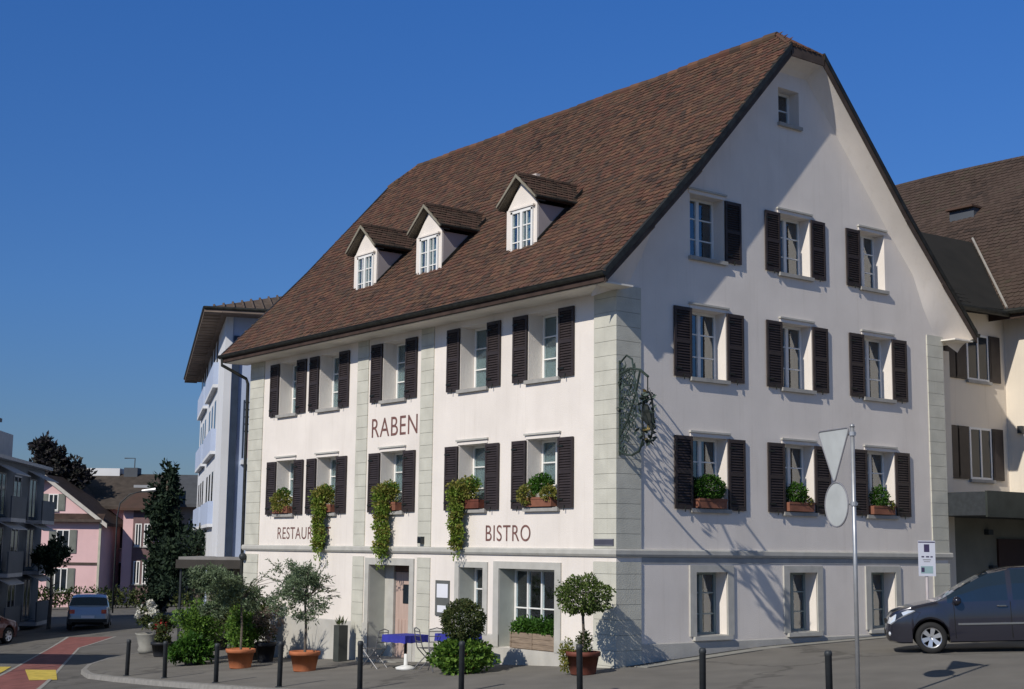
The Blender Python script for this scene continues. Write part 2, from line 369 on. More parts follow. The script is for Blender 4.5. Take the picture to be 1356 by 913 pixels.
strip('crossing_bar', [(-7.4, 18.6), (-5.35, 22.4)], [(-6.75, 17.7), (-4.85, 21.5)], YELLOW, -.103)
# drain strip, concrete apron and joint along the gable; asphalt patch
def run(name, y0, y1, m, h):
    mb = MB()
    for i in range(11):
        a, b = i*1.0+.3, i*1.0+1.3
        mb.prism([(x, y, gz(x, y)-.05) for x, y in ((a, y0), (b, y0), (b, y1), (a, y1))], (0, 0, .05+h), m)
    return struct(mb.build(name))
DRAIN = mat('dark gravel drain', (.03, .03, .03), .95, var=.4, scale=30)
run('drain_strip', -.20, -.03, DRAIN, .006); run('concrete_apron', -.58, -.21, CONC, .012); run('apron_joint', -.66, -.59, DRAIN, .004)
# ================================================================== THE INN
inn = thing('inn_building', 'large white inn with brown tiled gable roof, three dormers, dark shutters and painted lettering', 'inn')
BL, BW = 16.23, 11.05
def roofz(X):
    X = min(X, BW-X)
    pts = [(-.78, 7.90), (.6, 9.28), (2, 10.72), (5.525, 14.62)]
    if X <= pts[0][0]: return pts[0][1]+(X-pts[0][0])
    for (a, b), (c, d) in zip(pts, pts[1:]):
        if X <= c: return b+(d-b)*(X-a)/(c-a)
    return pts[-1][1]
prof = [(0, -1.6), (BW, -1.6), (BW, 8.55), (BW-2, 10.58), (6.1, 13.72), (4.95, 13.72), (2, 10.58), (0, 8.55)]
mb = MB(); mb.prism([(x, 0, z) for x, z in prof], (0, BL, 0), PLASTER); mb.mi(DARKROOM)
wall = fixn(mb.build('wall', inn))
mb = MB()
mb.prism([(-.02, 0.2, -1.6), (-.02, 16.1, -1.6), (-.02, 16.1, .43), (-.005, 16.1, .45), (.1, 16.1, .45), (.1, .2, .45)][:1]+[(-.02, .2, .43), (-.005, .2, .45), (-.002, .2, .45), (-.002, .2, -1.6)], (0, 15.9, 0), PLINTH)
plF = fixn(mb.build('plinth', inn))
mb = MB()
mb.prism([(.3, -.02, -1.6), (.3, -.02, .43), (.3, -.005, .45), (.3, -.002, .45), (.3, -.002, -1.6)], (10.4, 0, 0), PLINTH)
plG = fixn(mb.build('plinth', inn))
# openings: (a0,a1,z0,z1)
FU = [(13.43, 14.47), (11.12, 12.19), (7.88, 8.96), (4.46, 5.54), (1.85, 2.94)]
GU = [(2.15, 3.22), (5.04, 6.07), (7.94, 9.02)]
front_open = [(a, b, 6.04, 7.54) for a, b in FU]+[(a, b, 3.23, 4.73) for a, b in FU]
gable_open = [(a, b, 6.04, 7.54) for a, b in GU]+[(a, b, 3.23, 4.76) for a, b in GU]+[(2.14, 3.18, 8.70, 10.10), (5.01, 6.07, 8.70, 10.10), (7.91, 8.85, 8.72, 10.12)]
gable_ground = [(2.24, 3.18, .56, 1.89), (5.16, 6.09, .56, 1.88), (8.00, 8.93, .56, 1.88)]
top_open = (5.06, 5.78, 12.28, 13.14)
door_open = (7.50, 9.36, -1.2, 1.90)
slot_open = (4.50, 5.43, .42, 1.90)
big_open = (1.93, 3.90, .18, 1.90)
cut = MB()
for a, b, z0, z1 in front_open+[door_open, slot_open, big_open]: cut.box(-.4, .8, a, b, z0, z1, DARKROOM)
for a, b, z0, z1 in gable_open+gable_ground+[top_open]: cut.box(a, b, -.4, .8, z0, z1, DARKROOM)
cutter = fixn(cut.build('cutter'))
def carve(o):
    md = o.modifiers.new('b', 'BOOLEAN'); md.operation = 'DIFFERENCE'; md.solver = 'EXACT'; md.object = cutter
    dg = bpy.context.evaluated_depsgraph_get(); me = bpy.data.meshes.new_from_object(o.evaluated_get(dg), depsgraph=dg)
    o.modifiers.clear(); o.data = me
for o in (wall, plF, plG): carve(o)
bpy.data.objects.remove(cutter)
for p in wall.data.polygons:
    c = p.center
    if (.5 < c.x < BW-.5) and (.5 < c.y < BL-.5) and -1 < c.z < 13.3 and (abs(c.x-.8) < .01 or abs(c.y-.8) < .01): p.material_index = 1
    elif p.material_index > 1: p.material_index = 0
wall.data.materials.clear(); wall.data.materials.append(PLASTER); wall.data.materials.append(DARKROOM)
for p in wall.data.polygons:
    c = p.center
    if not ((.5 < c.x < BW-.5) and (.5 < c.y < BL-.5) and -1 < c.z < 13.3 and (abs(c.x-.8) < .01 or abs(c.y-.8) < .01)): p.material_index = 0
for o in (plF, plG):
    o.data.materials.clear(); o.data.materials.append(PLINTH)
    for p in o.data.polygons: p.material_index = 0

mF = lambda a, b, z: Vector((b, a, z))       # front facade: a = Y, b = depth inwards
mG = lambda a, b, z: Vector((a, b, z))       # gable: a = X
def fbox(mb, f, a0, a1, b0, b1, z0, z1, m):
    p, q = f(a0, b0, z0), f(a1, b1, z1)
    mb.box(min(p.x, q.x), max(p.x, q.x), min(p.y, q.y), max(p.y, q.y), z0, z1, m)
# quoins and pilasters as stacked painted blocks
def blocks(x0, x1, y0, y1, z0, z1, h=.305):
    mb = MB(); z = z0
    mb.box(x0+.012, x1-.012, y0+.012, y1-.012, z0, z1, JOINT)
    while z < z1-.05:
        t = min(z+h, z1); j = rng.uniform(-.0015, .0015)
        mb.box(x0+j, x1+j, y0+j, y1+j, z+.004, t-.004, QUOIN); z = t
    return mb.build('quoin', inn)
for z0, z1 in ((-1.5, 2.10), (2.36, 7.80)):
    blocks(-.03, .66, -.03, .68, z0, z1)
    blocks(10.43, BW+.03, -.03, .6, z0, z1)
    blocks(-.03, .6, 15.41, BL+.03, z0, min(z1, 7.69))
    blocks(-.026, .15, 9.64, 10.18, z0, min(z1, 7.69))
    blocks(-.026, .15, 6.64, 7.19, z0, min(z1, 7.69))
# string course (moulded)
mb = MB()
pc = [(0.02, 2.36), (-.05, 2.36), (-.075, 2.33), (-.075, 2.25), (-.055, 2.22), (-.04, 2.20), (0.02, 2.20)]
mb.prism([(x, -.0, z) for x, z in pc], (0, 1, 0), STONE)
mb = MB()
n = len(pc)
rings = []
for f in (lambda o, z: (o, BL+.12, z), lambda o, z: (o, o, z), lambda o, z: (BW+.12, o, z)): rings.append([f(o, z) for o, z in pc])
vs = sum(rings, []); fs = []
for r in range(2):
    for k in range(n): fs.append((r*n+k, r*n+(k+1) % n, (r+1)*n+(k+1) % n, (r+1)*n+k))
fs += [tuple(range(n)), tuple(range(2*n, 3*n))]
mb.add(vs, fs, STONE)
fbox(mb, mG, .70, 10.40, -.012, .02, 2.07, 2.196, mat('course shadow band', (.36, .36, .35), .9, stain=.3))  # grey strip puts the course's shadow into the gable colour
fixn(mb.build('string_course', inn))

FRAMEG = mat('grey green window paint', (.24, .29, .28), .5, var=.08, scale=6)
def window(f, a0, a1, z0, z1, depth=.40, WOODW=WOODW, GLASS=GLASS, mw=.045, sill=True, lintel=True, surround=.0, curtains=True, mull=2, bars=2, sillm=WSILL, broad=.06, fw=.055, open_leaf=False):
    mb = MB()
    e = .002
    A0, A1, Z0, Z1 = a0+e, a1-e, z0+e, z1-e
    fbox(mb, f, A0, A1, depth, depth+.06, Z0, Z0+fw, WOODW); fbox(mb, f, A0, A1, depth, depth+.06, Z1-fw, Z1, WOODW)
    fbox(mb, f, A0, A0+fw, depth, depth+.06, Z0+fw, Z1-fw, WOODW); fbox(mb, f, A1-fw, A1, depth, depth+.06, Z0+fw, Z1-fw, WOODW)
    for k in range(1, mull):
        c = A0+(A1-A0)*k/mull; fbox(mb, f, c-mw, c+mw, depth-.012, depth+.055, Z0+fw, Z1-fw, WOODW)
    for k in range(1, bars+1):
        c = Z0+(Z1-Z0)*k/(bars+1)
        for q in range(mull):
            l = A0+(A1-A0)*q/mull+(fw if q == 0 else mw); r = A0+(A1-A0)*(q+1)/mull-(fw if q == mull-1 else mw)
            fbox(mb, f, l, r, depth+.008, depth+.05, c-.014, c+.014, WOODW)
    w = mb.build('window', inn)
    g = MB(); fbox(g, f, A0+.03, A1-.03, depth+.026, depth+.032, Z0+.03, Z1-.03, GLASS); g.build('pane', w)
    if sill:
        s = MB(); fbox(s, f, a0-broad, a1+broad, -.085, .0, z0-.085, z0-.004, sillm); fbox(s, f, a0+.003, a1-.003, -.002, depth, z0-.05, z0+.012, sillm); s.build('sill', w)
    if lintel:
        s = MB(); fbox(s, f, a0-.08, a1+.08, -.06, .0, z1+.085, z1+.125, STONE); fbox(s, f, a0-.05, a1+.05, -.02, .0, z1+.002, z1+.083, PLASTER); s.build('lintel', w)
    if surround:
        s = MB(); k = surround
        fbox(s, f, a0-k, a0, -.035, .01, z0-.0, z1+k*.78, STONE); fbox(s, f, a1, a1+k, -.035, .01, z0, z1+k*.78, STONE); fbox(s, f, a0, a1, -.035, .01, z1, z1+k*.78, STONE)
        s.build('surround', w)
    if curtains:
        s = MB(); d = depth+.075; wd = (a1-a0)
        for side in (0, 1):
            N = 14; vs = []; hz = [Z0+.02+(Z1-Z0-.04)*t/10 for t in range(11)]
            for z in hz:
                t = (z-Z0)/(Z1-Z0)
                ext = wd*(.49-.20*math.exp(-((t-.42)/.17)**2)) if t < .95 else wd*.49
                if t < .42: ext = wd*(.29+.06*(1-t/.42))
                for i in range(N+1):
                    u = i/N*ext; a = (a0+.02+u) if side == 0 else (a1-.02-u)
                    vs.append(f(a, d+.018*math.sin(i/N*34), z))
            s.add(vs, [(j*(N+1)+i, j*(N+1)+i+1, (j+1)*(N+1)+i+1, (j+1)*(N+1)+i) for j in range(10) for i in range(N)], CURT)
        s.build('curtain', w, smooth=True)
    return w
for a, b, z0, z1 in front_open: window(mF, a, b, z0, z1, lintel=(z0 < 5), GLASS=GLASSF)
for a, b, z0, z1 in gable_open: window(mG, a, b, z0, z1, depth=.30)
for a, b, z0, z1 in gable_ground: window(mG, a, b, z0, z1, depth=.33, surround=.19, lintel=False, curtains=False, sillm=STONE, broad=.10, WOODW=FRAMEG)
window(mG, *top_open, depth=.3, lintel=False, curtains=False, mull=1, bars=1, broad=.04)
window(mF, *slot_open, depth=.42, surround=.17, lintel=False, curtains=False, mull=2, sill=False)
window(mF, *big_open, depth=.42, surround=.20, lintel=False, curtains=False, mull=4, bars=1, sill=False, mw=.022)
LIN = mat('reveal lining', (.40, .41, .37), .9, var=.08, scale=3)
for a0, a1, z0, z1, dd in (door_open+(.46,), slot_open+(.418,), big_open+(.418,)):
    mb = MB(); fbox(mb, mF, a0-.001, a0+.004, -.003, dd, z0, z1-.001, LIN); fbox(mb, mF, a1-.004, a1+.001, -.003, dd, z0, z1-.001, LIN); fbox(mb, mF, a0+.004, a1-.004, -.003, dd, z1-.005, z1+.001, LIN); mb.build('reveal', inn)
# entrance door in its deep niche
mb = MB()
a0, a1, z0, z1 = door_open; zf = -.40
fbox(mb, mF, a0-.18, a0, -.04, .01, zf-.2, z1+.17, STONE); fbox(mb, mF, a1, a1+.18, -.04, .01, zf-.2, z1+.17, STONE); fbox(mb, mF, a0, a1, -.04, .01, z1, z1+.17, STONE)
mb.build('door_surround', inn)
mb = MB()
fbox(mb, mF, 7.98, 8.93, .52, .57, -.38, 1.72, DOORW)
for k in range(6): fbox(mb, mF, 8.02+k*.15, 8.14+k*.15, .508, .53, -.3, .55, DOORW)
fbox(mb, mF, 8.20, 8.58, .505, .53, .95, 1.42, GLASSD)
fbox(mb, mF, 7.50+.002, 7.96, .50, .6, -.5, 1.898, mat('door frame', (.10, .06, .05), .7)); fbox(mb, mF, 7.96, 8.95, .50, .6, 1.73, 1.898, MATS['door frame'])
fbox(mb, mF, 8.95, 9.358, .46, .6, -.5, 1.898, STONE)
d = mb.build('door', inn)
mb = MB(); mb.tube([(.44, 8.05, .62), (.44, 8.2, .62)], .014, STEEL); mb.tube([(.52, 8.05, .62), (.44, 8.05, .62)], .014, STEEL); mb.build('handle', d)
mb = MB(); fbox(mb, mF, a0+.01, a1-.01, -.35, .7, -1.3, -.385, CONC); mb.build('doorstep', inn)

# shutters: one mesh, copied
def shutter_mesh(w, h):
    mb = MB(); t = .038
    mb.box(-w/2, -w/2+.06, -t, 0, 0, h, SHUT); mb.box(w/2-.06, w/2, -t, 0, 0, h, SHUT)
    for z in (0, h*.48, h-.08): mb.box(-w/2+.06, w/2-.06, -t, 0, z, z+.08, SHUT)
    for a, b in ((.08, h*.48), (h*.48+.08, h-.08)):
        n = int((b-a)/.055)
        for k in range(n):
            z = a+(b-a)*(k+.5)/n
            T = Matrix.Translation((0, -t*.5, z)) @ Matrix.Rotation(R_(62), 4, 'X')
            mb.box(-w/2+.06, w/2-.06, -.026, .026, -.004, .004, SHUT, T)
    mb.box(-w/2+.05, w/2-.05, -.004, -.001, .05, h-.05, SHUT)
    for z in (.16, h-.2): mb.box(-w/2, -w/2+.2, -t-.008, -t, z, z+.035, IRON); 
    mb.tube([(0, -t-.02, -.06), (0, -t-.02, .05), (0, -t*.5, .05)], .012, IRON, 6)
    return mb
sh0 = None
def shutter(facade, ac, z0, h, w):
    global sh0
    if sh0 is None: sh0 = shutter_mesh(.52, 1.5).build('shutter', inn); o = sh0
    else: o = sh0.copy(); COL.objects.link(o)
    o.scale = (w/.52, 1, h/1.5)
    yaw = rng.uniform(-1.6, 1.6)
    if facade == 'f': o.location = (-.018, ac, z0); o.rotation_euler = (0, 0, R_(-90+yaw))
    else: o.location = (ac, -.018, z0); o.rotation_euler = (0, 0, R_(yaw))
for a, b in FU:
    for z in (6.02, 3.21):
        for c in (a-.265, b+.265): shutter('f', c, z, 1.5, .51)
for a, b in GU:
    for z, h in ((6.02, 1.52), (3.21, 1.55)):
        for c in (a-.275, b+.275): shutter('g', c, z, h, .53)
for c in (3.18+.275, 5.01-.25, 6.07+.265, 7.91-.30): shutter('g', c, 8.69, 1.40, .50)

# ---- roof
Xh, zh, yr = 4.95, roofz(4.95), .92       # hip eave and ridge set-back
Y0, Y1 = -.52, BL+.50
def ylim(X):
    X = min(X, BW-X)
    if X <= Xh: return Y0, Y1
    t = (X-Xh)/(5.525-Xh); return Y0+yr*t, Y1-yr*t
mb = MB(); TH = .20
Xs = [-.78, .6, 2, Xh, 5.525]
def quadslab(P):
    mb.add([Vector(p) for p in P]+[Vector(p)-Vector((0, 0, TH)) for p in P],
           [tuple(range(len(P))), tuple(range(len(P), 2*len(P)))[::-1]]+[(i, (i+1) % len(P), len(P)+(i+1) % len(P), len(P)+i) for i in range(len(P))], TILEUNDER)
for mirror in (0, 1):
    for xa, xb in zip(Xs, Xs[1:]):
        ya, yb = ylim(xa), ylim(xb); g = (lambda x: BW-x) if mirror else (lambda x: x)
        quadslab([(g(xa), ya[0], roofz(xa)), (g(xa), ya[1], roofz(xa)), (g(xb), yb[1], roofz(xb)), (g(xb), yb[0], roofz(xb))])
for Ya, Yb in ((Y0, Y0+yr), (Y1, Y1-yr)):
    quadslab([(Xh, Ya, zh), (BW-Xh, Ya, zh), (5.525, Yb, 14.62)])
roof = fixn(mb.build('roof', inn))
def tile_plate(mb, P, U, V, N, w, l, m, lift=.028):
    """one plain clay tile with a rounded tail, tail at P (centre of lower edge), V up the slope"""
    k = rng.uniform(-.006, .006); N2 = N*lift
    j = U*rng.uniform(-.004, .004)
    top = P+V*l+N*.004
    tail = [(-.48, .035), (-.34, .008), (0, -.004), (.34, .008), (.48, .035)]
    base = [P+j+U*(a*w)+V*b+N2+N*k for a, b in tail]
    low = [p-N*.02 for p in base]
    up = [top+U*(.48*w), top-U*(.48*w)]
    mb.add(base+up+low, [tuple(range(7))]+[(i, 7+i, 8+i, i+1) for i in range(4)]+[(0, 6, 7), (4, 11, 5)], m)
def tile_slope(mb, seg, m, tw=.178, th=.158, ylo=None):
    """seg: list of (X,z) from eave to ridge, run along Y"""
    pass
tm = MB()
# march up the profile in equal exposures
pp = [(-.80, 7.885), (.6, 9.30), (2, 10.74), (5.525, 14.64)]
d_ = 0; row = 0
for (xa, za), (xb, zb) in zip(pp, pp[1:]):
    V = Vector((xb-xa, 0, zb-za)); L = V.length; V.normalize(); N = Vector((-V.z, 0, V.x)); U = Vector((0, 1, 0))
    s = d_
    while s < L-.02:
        x = xa+V.x*s; z = za+V.z*s; lo, hi = ylim(x)
        off = .089*(row % 2); y = lo-.03+off+.089
        sag = lambda y: .03*math.sin(y*.9+x*.6)*math.sin(y*.31+1.3)+.012*math.sin(y*2.7-x*1.9)
        while y < hi+.03:
            tile_plate(tm, Vector((x, y, z+sag(y))), U, V, N, .178, .20, TILE); y += .178
        s += .158; row += 1
    d_ = s-L
tm.build('roof_tiles', roof)
# hip tiles seen edge-on from the street, far slope as rows
for Ya, Yb, sg in ((Y0, Y0+yr, 1), (Y1, Y1-yr, -1)):
    tm = MB(); V = Vector((0, Yb-Ya, 14.62-zh)); L = V.length; V.normalize(); U = Vector((1, 0, 0)); N = Vector((0, -sg*V.z, abs(V.y)))
    s = -.03
    while s < L-.12:
        t = max(0, s/L); x = Xh+(5.525-Xh)*t+.06
        while x < BW-Xh-(5.525-Xh)*t-.05:
            tile_plate(tm, Vector((x, Ya, zh))+V*s-N*.01, U, V, N, .178, .2, TILE); x += .178
        s += .158
    tm.build('hip_tiles', roof)
tm = MB(); U = Vector((0, -1, 0))
V = Vector((-(5.525+.78), 0, 14.62-7.9)); L = V.length; V.normalize(); N = Vector((V.z, 0, -V.x))
s = 0
while s < L:
    x = BW+.8+V.x*s; lo, hi = ylim(x); z = roofz(x)+.01
    x2_ = max(5.53, x+V.x*.3); lo2, hi2 = ylim(x2_)
    tm.add([(x, lo-.01, z+.02), (x, hi+.01, z+.02), (x2_, hi2+.01, roofz(x2_)+.008), (x2_, lo2-.01, roofz(x2_)+.008)], [(0, 1, 2, 3)], TILE); s += .29
tm.build('rear_tiles', roof)
# ridge and hip caps
tm = MB()
def caps(A, B, r=.11, l=.36):
    A, B = Vector(A), Vector(B); n = max(1, int((B-A).length/l)); D = (B-A)/n
    for i in range(n):
        p = A+D*i+Vector((0, 0, rng.uniform(-.008, .008)+.025*math.sin(i*.45)*math.sin(i*.17))); tm.tube([p, p+D*1.06], [r*.92, r*1.08], TILE, 10)
caps((5.525, Y0+yr, 14.61), (5.525, Y1-yr, 14.61))
for g in (lambda x: x, lambda x: BW-x):
    caps((g(Xh), Y0+.03, zh-.02), (5.525, Y0+yr, 14.60), .065); caps((g(Xh), Y1, zh+.01), (5.525, Y1-yr, 14.62), .09)
tm.build('ridge_tiles', roof)
# barge boards, soffits, fascia
for Yb_, th in ((Y0-.012, .035), (Y1-.023, .035)):
    mb = MB()
    for g in (lambda x: x, lambda x: BW-x):
        for (xa, xb) in zip(Xs[:-1], Xs[1:-1]+[Xh]):
            if xa == xb: continue
            mb.prism([(g(xa), Yb_, roofz(xa)-.015), (g(xb), Yb_, roofz(xb)-.015), (g(xb), Yb_, roofz(xb)-.27), (g(xa), Yb_, roofz(xa)-.24)], (0, th, 0), BARGE)
    mb.box(Xh-.02, BW-Xh+.02, Yb_, Yb_+th, zh-.25, zh-.015, BARGE)
    fixn(mb.build('barge_board', roof))
for g in (lambda x: x, lambda x: BW-x):
    mb = MB()
    cove = [(-.478, -.225), (-.40, -.24), (-.28, -.275), (-.16, -.335), (-.06, -.42), (.01, -.52)]
    Xc = [-.70, .0, .35, .7, 1.1, 2, 3.5, Xh+.05]; low_ = [7.70, 7.715, 7.86, 8.42]
    vs = []; n = len(cove)
    for i_, x in enumerate(Xc):
        zo = roofz(x)+cove[0][1]; zl = roofz(x)+cove[-1][1]
        zn = min(zl, low_[i_]) if i_ < len(low_) else zl
        vs += [(g(x), y, zo+(dz-cove[0][1])/(cove[-1][1]-cove[0][1])*(zn-zo)) for y, dz in cove]
    mb.add(vs, [(i*n+k, i*n+k+1, (i+1)*n+k+1, (i+1)*n+k) for i in range(len(Xc)-1) for k in range(n-1)], PLASTER)
    mb.build('verge_cove', inn, smooth=True)
mb = MB(); cv = [(-.478, -.225), (-.28, -.26), (-.10, -.36), (.01, -.48)]
vs = [(x, y, zh+dz) for x in (Xh-.2, BW-Xh+.2) for y, dz in cv]; mb.add(vs, [(k, k+1, 5+k, 4+k) for k in range(3)], PLASTER); mb.build('verge_cove', inn)
mb = MB(); mb.box(-.70, .05, Y0+.06, Y1-.06, 7.685, 7.72, SOFFIT); mb.build('soffit', inn)
mb = MB(); mb.box(BW-.05, BW+.70, Y0+.06, Y1-.06, 7.685, 7.72, SOFFIT); mb.build('soffit', inn)
def gutter(x, sg):
    mb = MB()
    vs = []; fs = []; N = 10
    for y in (Y0-.04, Y1+.04):
        for k in range(N+1):
            q = math.pi+math.pi*k/N; vs.append((x+.085*math.cos(q), y, 7.90+.095*math.sin(q)))
    for k in range(N): fs.append((k, k+1, N+2+k, N+1+k))
    fs += [tuple(range(N+1)), tuple(range(N+1, 2*N+2))]
    mb.add(vs, fs, GUTTER)
    mb.box(x+sg*.06, x+sg*.11, Y0+.01, Y1-.01, 7.70, 7.93, GUTTER)
    mb.tube([(x-.087, Y0-.04, 7.90), (x-.087, Y1+.04, 7.90)], .012, GUTTER, 6)
    return mb.build('gutter', inn)
gutter(-.80, 1); gutter(BW+.80, -1)
mb = MB(); mb.tube([(-.80, 16.62, 7.83), (-.80, 16.62, 7.62), (-.10, 16.40, 7.25), (-.05, 16.38, 7.1), (-.02, 16.36, -.9)], .05, GUTTER, 8); mb.build('downpipe', inn)

for Yc in (Y0-.035, Y1-.055):
    for g in (lambda x: x, lambda x: BW-x):
        mb = MB()
        for xa, xb in zip(Xs[:-1], Xs[1:-1]+[Xh]):
            if xa == xb: continue
            mb.prism([(g(xa), Yc, roofz(xa)-.10), (g(xb), Yc, roofz(xb)-.10), (g(xb), Yc, roofz(xb)+.062), (g(xa), Yc, roofz(xa)+.062)], (0, .09, 0), GUTTER)
        fixn(mb.build('verge_capping', roof))
# ---- dormers
def make_dormer():
    root = MB(); xf = .64; hw = .58
    # body with sloping foot hidden in the roof; window recess in front
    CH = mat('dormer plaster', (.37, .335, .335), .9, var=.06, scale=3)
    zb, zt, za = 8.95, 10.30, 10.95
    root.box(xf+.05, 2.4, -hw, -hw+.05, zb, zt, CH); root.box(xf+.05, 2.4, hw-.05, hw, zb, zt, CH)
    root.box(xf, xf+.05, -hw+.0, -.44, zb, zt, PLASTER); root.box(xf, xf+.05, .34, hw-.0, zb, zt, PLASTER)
    root.prism([(xf+.02, -hw, zt), (xf+.02, hw, zt), (xf+.02, 0.02, za), (xf+.02, -.02, za)], (.06, 0, 0), PLASTER)
    o = root.build('dormer', inn)
    w = MB(); a0, a1, z0, z1 = -.46, .36, 9.10, 10.22; x0, x1 = xf-.05, xf+.03
    for b in ((a0, a1, z0-.04, z0+.04), (a0, a1, z1-.05, z1+.03), (a0, a0+.06, z0, z1), (a1-.06, a1, z0, z1)): w.box(x0, x1, b[0], b[1], b[2]+.001, b[3], WOODW)
    w.box(x0-.012, x1-.01, (a0+a1)/2-.045, (a0+a1)/2+.045, z0+.04, z1-.05, WOODW)
    for k in (1, 2):
        z = z0+(z1-z0)*k/3
        w.box(x0+.02, x1-.02, a0+.06, (a0+a1)/2-.045, z-.013, z+.013, WOODW); w.box(x0+.02, x1-.02, (a0+a1)/2+.045, a1-.06, z-.013, z+.013, WOODW)
    for c in (a0+.24, a1-.24): w.box(x0+.021, x1-.021, c-.012, c+.012, z0+.04, z1-.05, WOODW)
    w.build('dormer_window', o)
    g = MB(); g.box(xf-.012, xf-.006, a0+.03, a1-.03, z0+.02, z1-.02, GLASSF); g.build('dormer_pane', o)
    g = MB()
    vs = [];
    for z in (z0+.02, z1-.02):
        for i in range(31): vs.append((xf+.12+.015*math.sin(i*1.9), a0+(a1-a0)*i/30, z))
    g.add(vs, [(i, i+1, 32+i, 31+i) for i in range(30)], CURT); g.build('dormer_curtain', o)
    g = MB(); g.box(xf-.08, xf+.02, a0-.06, a1+.06, z1+.032, z1+.07, PLASTER); g.build('dormer_lintel', o)
    # little gable roof
    r = MB(); t = MB(); xo = xf-.17; ez, ey, rz_ = 10.43, .73, 11.06; xe = 2.80
    for sg in (1, -1):
        A = [(xo, 0, rz_), (xe, 0, rz_), (xe-.75, sg*ey, ez), (xo, sg*ey, ez)]
        r.prism(A, (0, 0, -.075), TILEUNDER)
        V = Vector((0, -sg*ey, rz_-ez)).normalized(); U = Vector((1, 0, 0)); N = Vector((0, sg*V.z, ey/math.hypot(ey, rz_-ez)))
        L = math.hypot(ey, rz_-ez); s = -.02; row = 0
        while s < L-.03:
            x = xo+.05+.08*(row % 2); f = max(0, s/L)
            while x < xe-.75*(1-f):
                tile_plate(t, Vector((x, sg*ey*(1-s/L), ez+(rz_-ez)*s/L))+N*.012, U, V, N, .165, .19, TILED); x += .165
            s += .14; row += 1
        # barge boards of pale wood
        r.prism([(xo-.03, sg*.0, rz_+.015), (xo-.03, sg*(ey+.02), ez-.005), (xo-.03, sg*(ey+.02), ez-.06), (xo-.03, 0, rz_-.07)], (.035, 0, 0), mat('grey timber', (.24, .22, .17), .8, var=.15))
        r.prism([(xo+.01, sg*.05, rz_-.10), (xo+.01, sg*ey, ez-.09), (xo+.3, sg*ey, ez-.09), (xo+.3, sg*.05, rz_-.10)], (0, 0, -.02), mat('dark timber', (.09, .08, .06), .8, var=.15))
        r.tube([(xo, sg*(ey+.03), ez-.02), (xe-.75, sg*(ey+.03), ez-.02)], .035, GUTTER, 8)
    rr = r.build('dormer_roof', o)
    for k in range(9):
        t.tube([(xo+k*.26, 0, rz_+.0), (xo+k*.26+.28, 0, rz_+.0)], [.07, .085], TILED, 8)
    t.build('dormer_tiles', o)
    for sg in (1, -1):
        f = MB(); f.prism([(x_, sg*(hw+.003), roofz(x_)+dz_) for x_, dz_ in ((xf, -.03), (2.0, -.03), (2.0, .135), (xf, .135))], (0, sg*.03, 0), GUTTER); f.build('dormer_flashing', o)
    return o
d0 = make_dormer()
d0.location = (0, 4.06, 0)
for y in (7.93, 11.02):
    c = copy_tree(d0, inn); c.location = (0, y, 0)
# roof snow-guard fitting and vent
mb = MB(); mb.box(3.0, 3.2, 6.5, 6.75, roofz(3.05)+.03, roofz(3.05)+.16, mat('pale vent tile', (.5, .44, .4), .7)); mb.build('vent', roof)

# ---- lettering painted on the plaster
def text(body, yl, yr_, z0, z1, name='lettering', m=PAINTTXT, parent=inn, x=-.006, bold=0.0):
    cu = bpy.data.curves.new(name, 'FONT'); cu.body = body; cu.size = 1; cu.extrude = 0; cu.offset = bold; cu.space_character = 1.08
    o = bpy.data.objects.new(name, cu); COL.objects.link(o)
    dg = bpy.context.evaluated_depsgraph_get(); me = bpy.data.meshes.new_from_object(o.evaluated_get(dg), depsgraph=dg)
    bpy.data.objects.remove(o)
    X = [v.co.x for v in me.vertices]; Yv = [v.co.y for v in me.vertices]
    sx = (yl-yr_)/(max(X)-min(X)); sy = (z1-z0)/(max(Yv)-min(Yv))
    for v in me.vertices: v.co = (x, yl-(v.co.x-min(X))*sx, z0+(v.co.y-min(Yv))*sy)
    me.materials.clear(); me.materials.append(m)
    q = bpy.data.objects.new(name, me); COL.objects.link(q); q.parent = parent
    return q
text('RABEN', 9.43, 7.32, 5.12, 5.60)
text('BISTRO', 4.44, 2.80, 2.50, 2.86)
text('RESTAURANT', 14.30, 11.36, 2.53, 2.86)
# ================================================================== things on the inn
# wrought iron hanging sign, set diagonally at the corner
e_ = Vector((-.31, -.951, 0))
sg = thing('hanging_sign', 'ornate black wrought iron hanging sign with raven in a wreath at the inn corner', 'hanging sign', (.06, -.03, 4.2))
def S(s, z, o=0): return e_*s+Vector((e_.y, -e_.x, 0))*o+Vector((0, 0, z-4.2))
def spiral(c, r0, turns, a0, dirn=1, n=26):
    return [S(c[0]+r0*(1-.8*t)*math.cos(a0+dirn*turns*6.283*t), c[1]+r0*(1-.8*t)*math.sin(a0+dirn*turns*6.283*t)) for t in [i/n for i in range(n+1)]]
mb = MB()
mb.tube([S(.0, 4.25), S(.0, 6.2)], .03, IRONG, 6)
mb.tube([S(.0, 5.92), S(.55, 5.98), S(1.0, 5.9), S(1.38, 5.72)], .026, IRONG, 6)
mb.tube([S(.02, 6.15), S(.35, 6.27), S(.62, 6.16), S(.72, 5.85), S(.86, 5.35), S(1.02, 5.0)], .02, IRONG, 6)
mb.tube([S(.0, 4.35), S(.3, 4.25), S(.62, 4.22), S(.95, 4.28), S(1.15, 4.5)], .026, IRONG, 6)
mb.tube([S(.0, 4.62), S(.45, 4.98), S(.8, 5.45), S(1.0, 5.88)], .024, IRONG, 6)
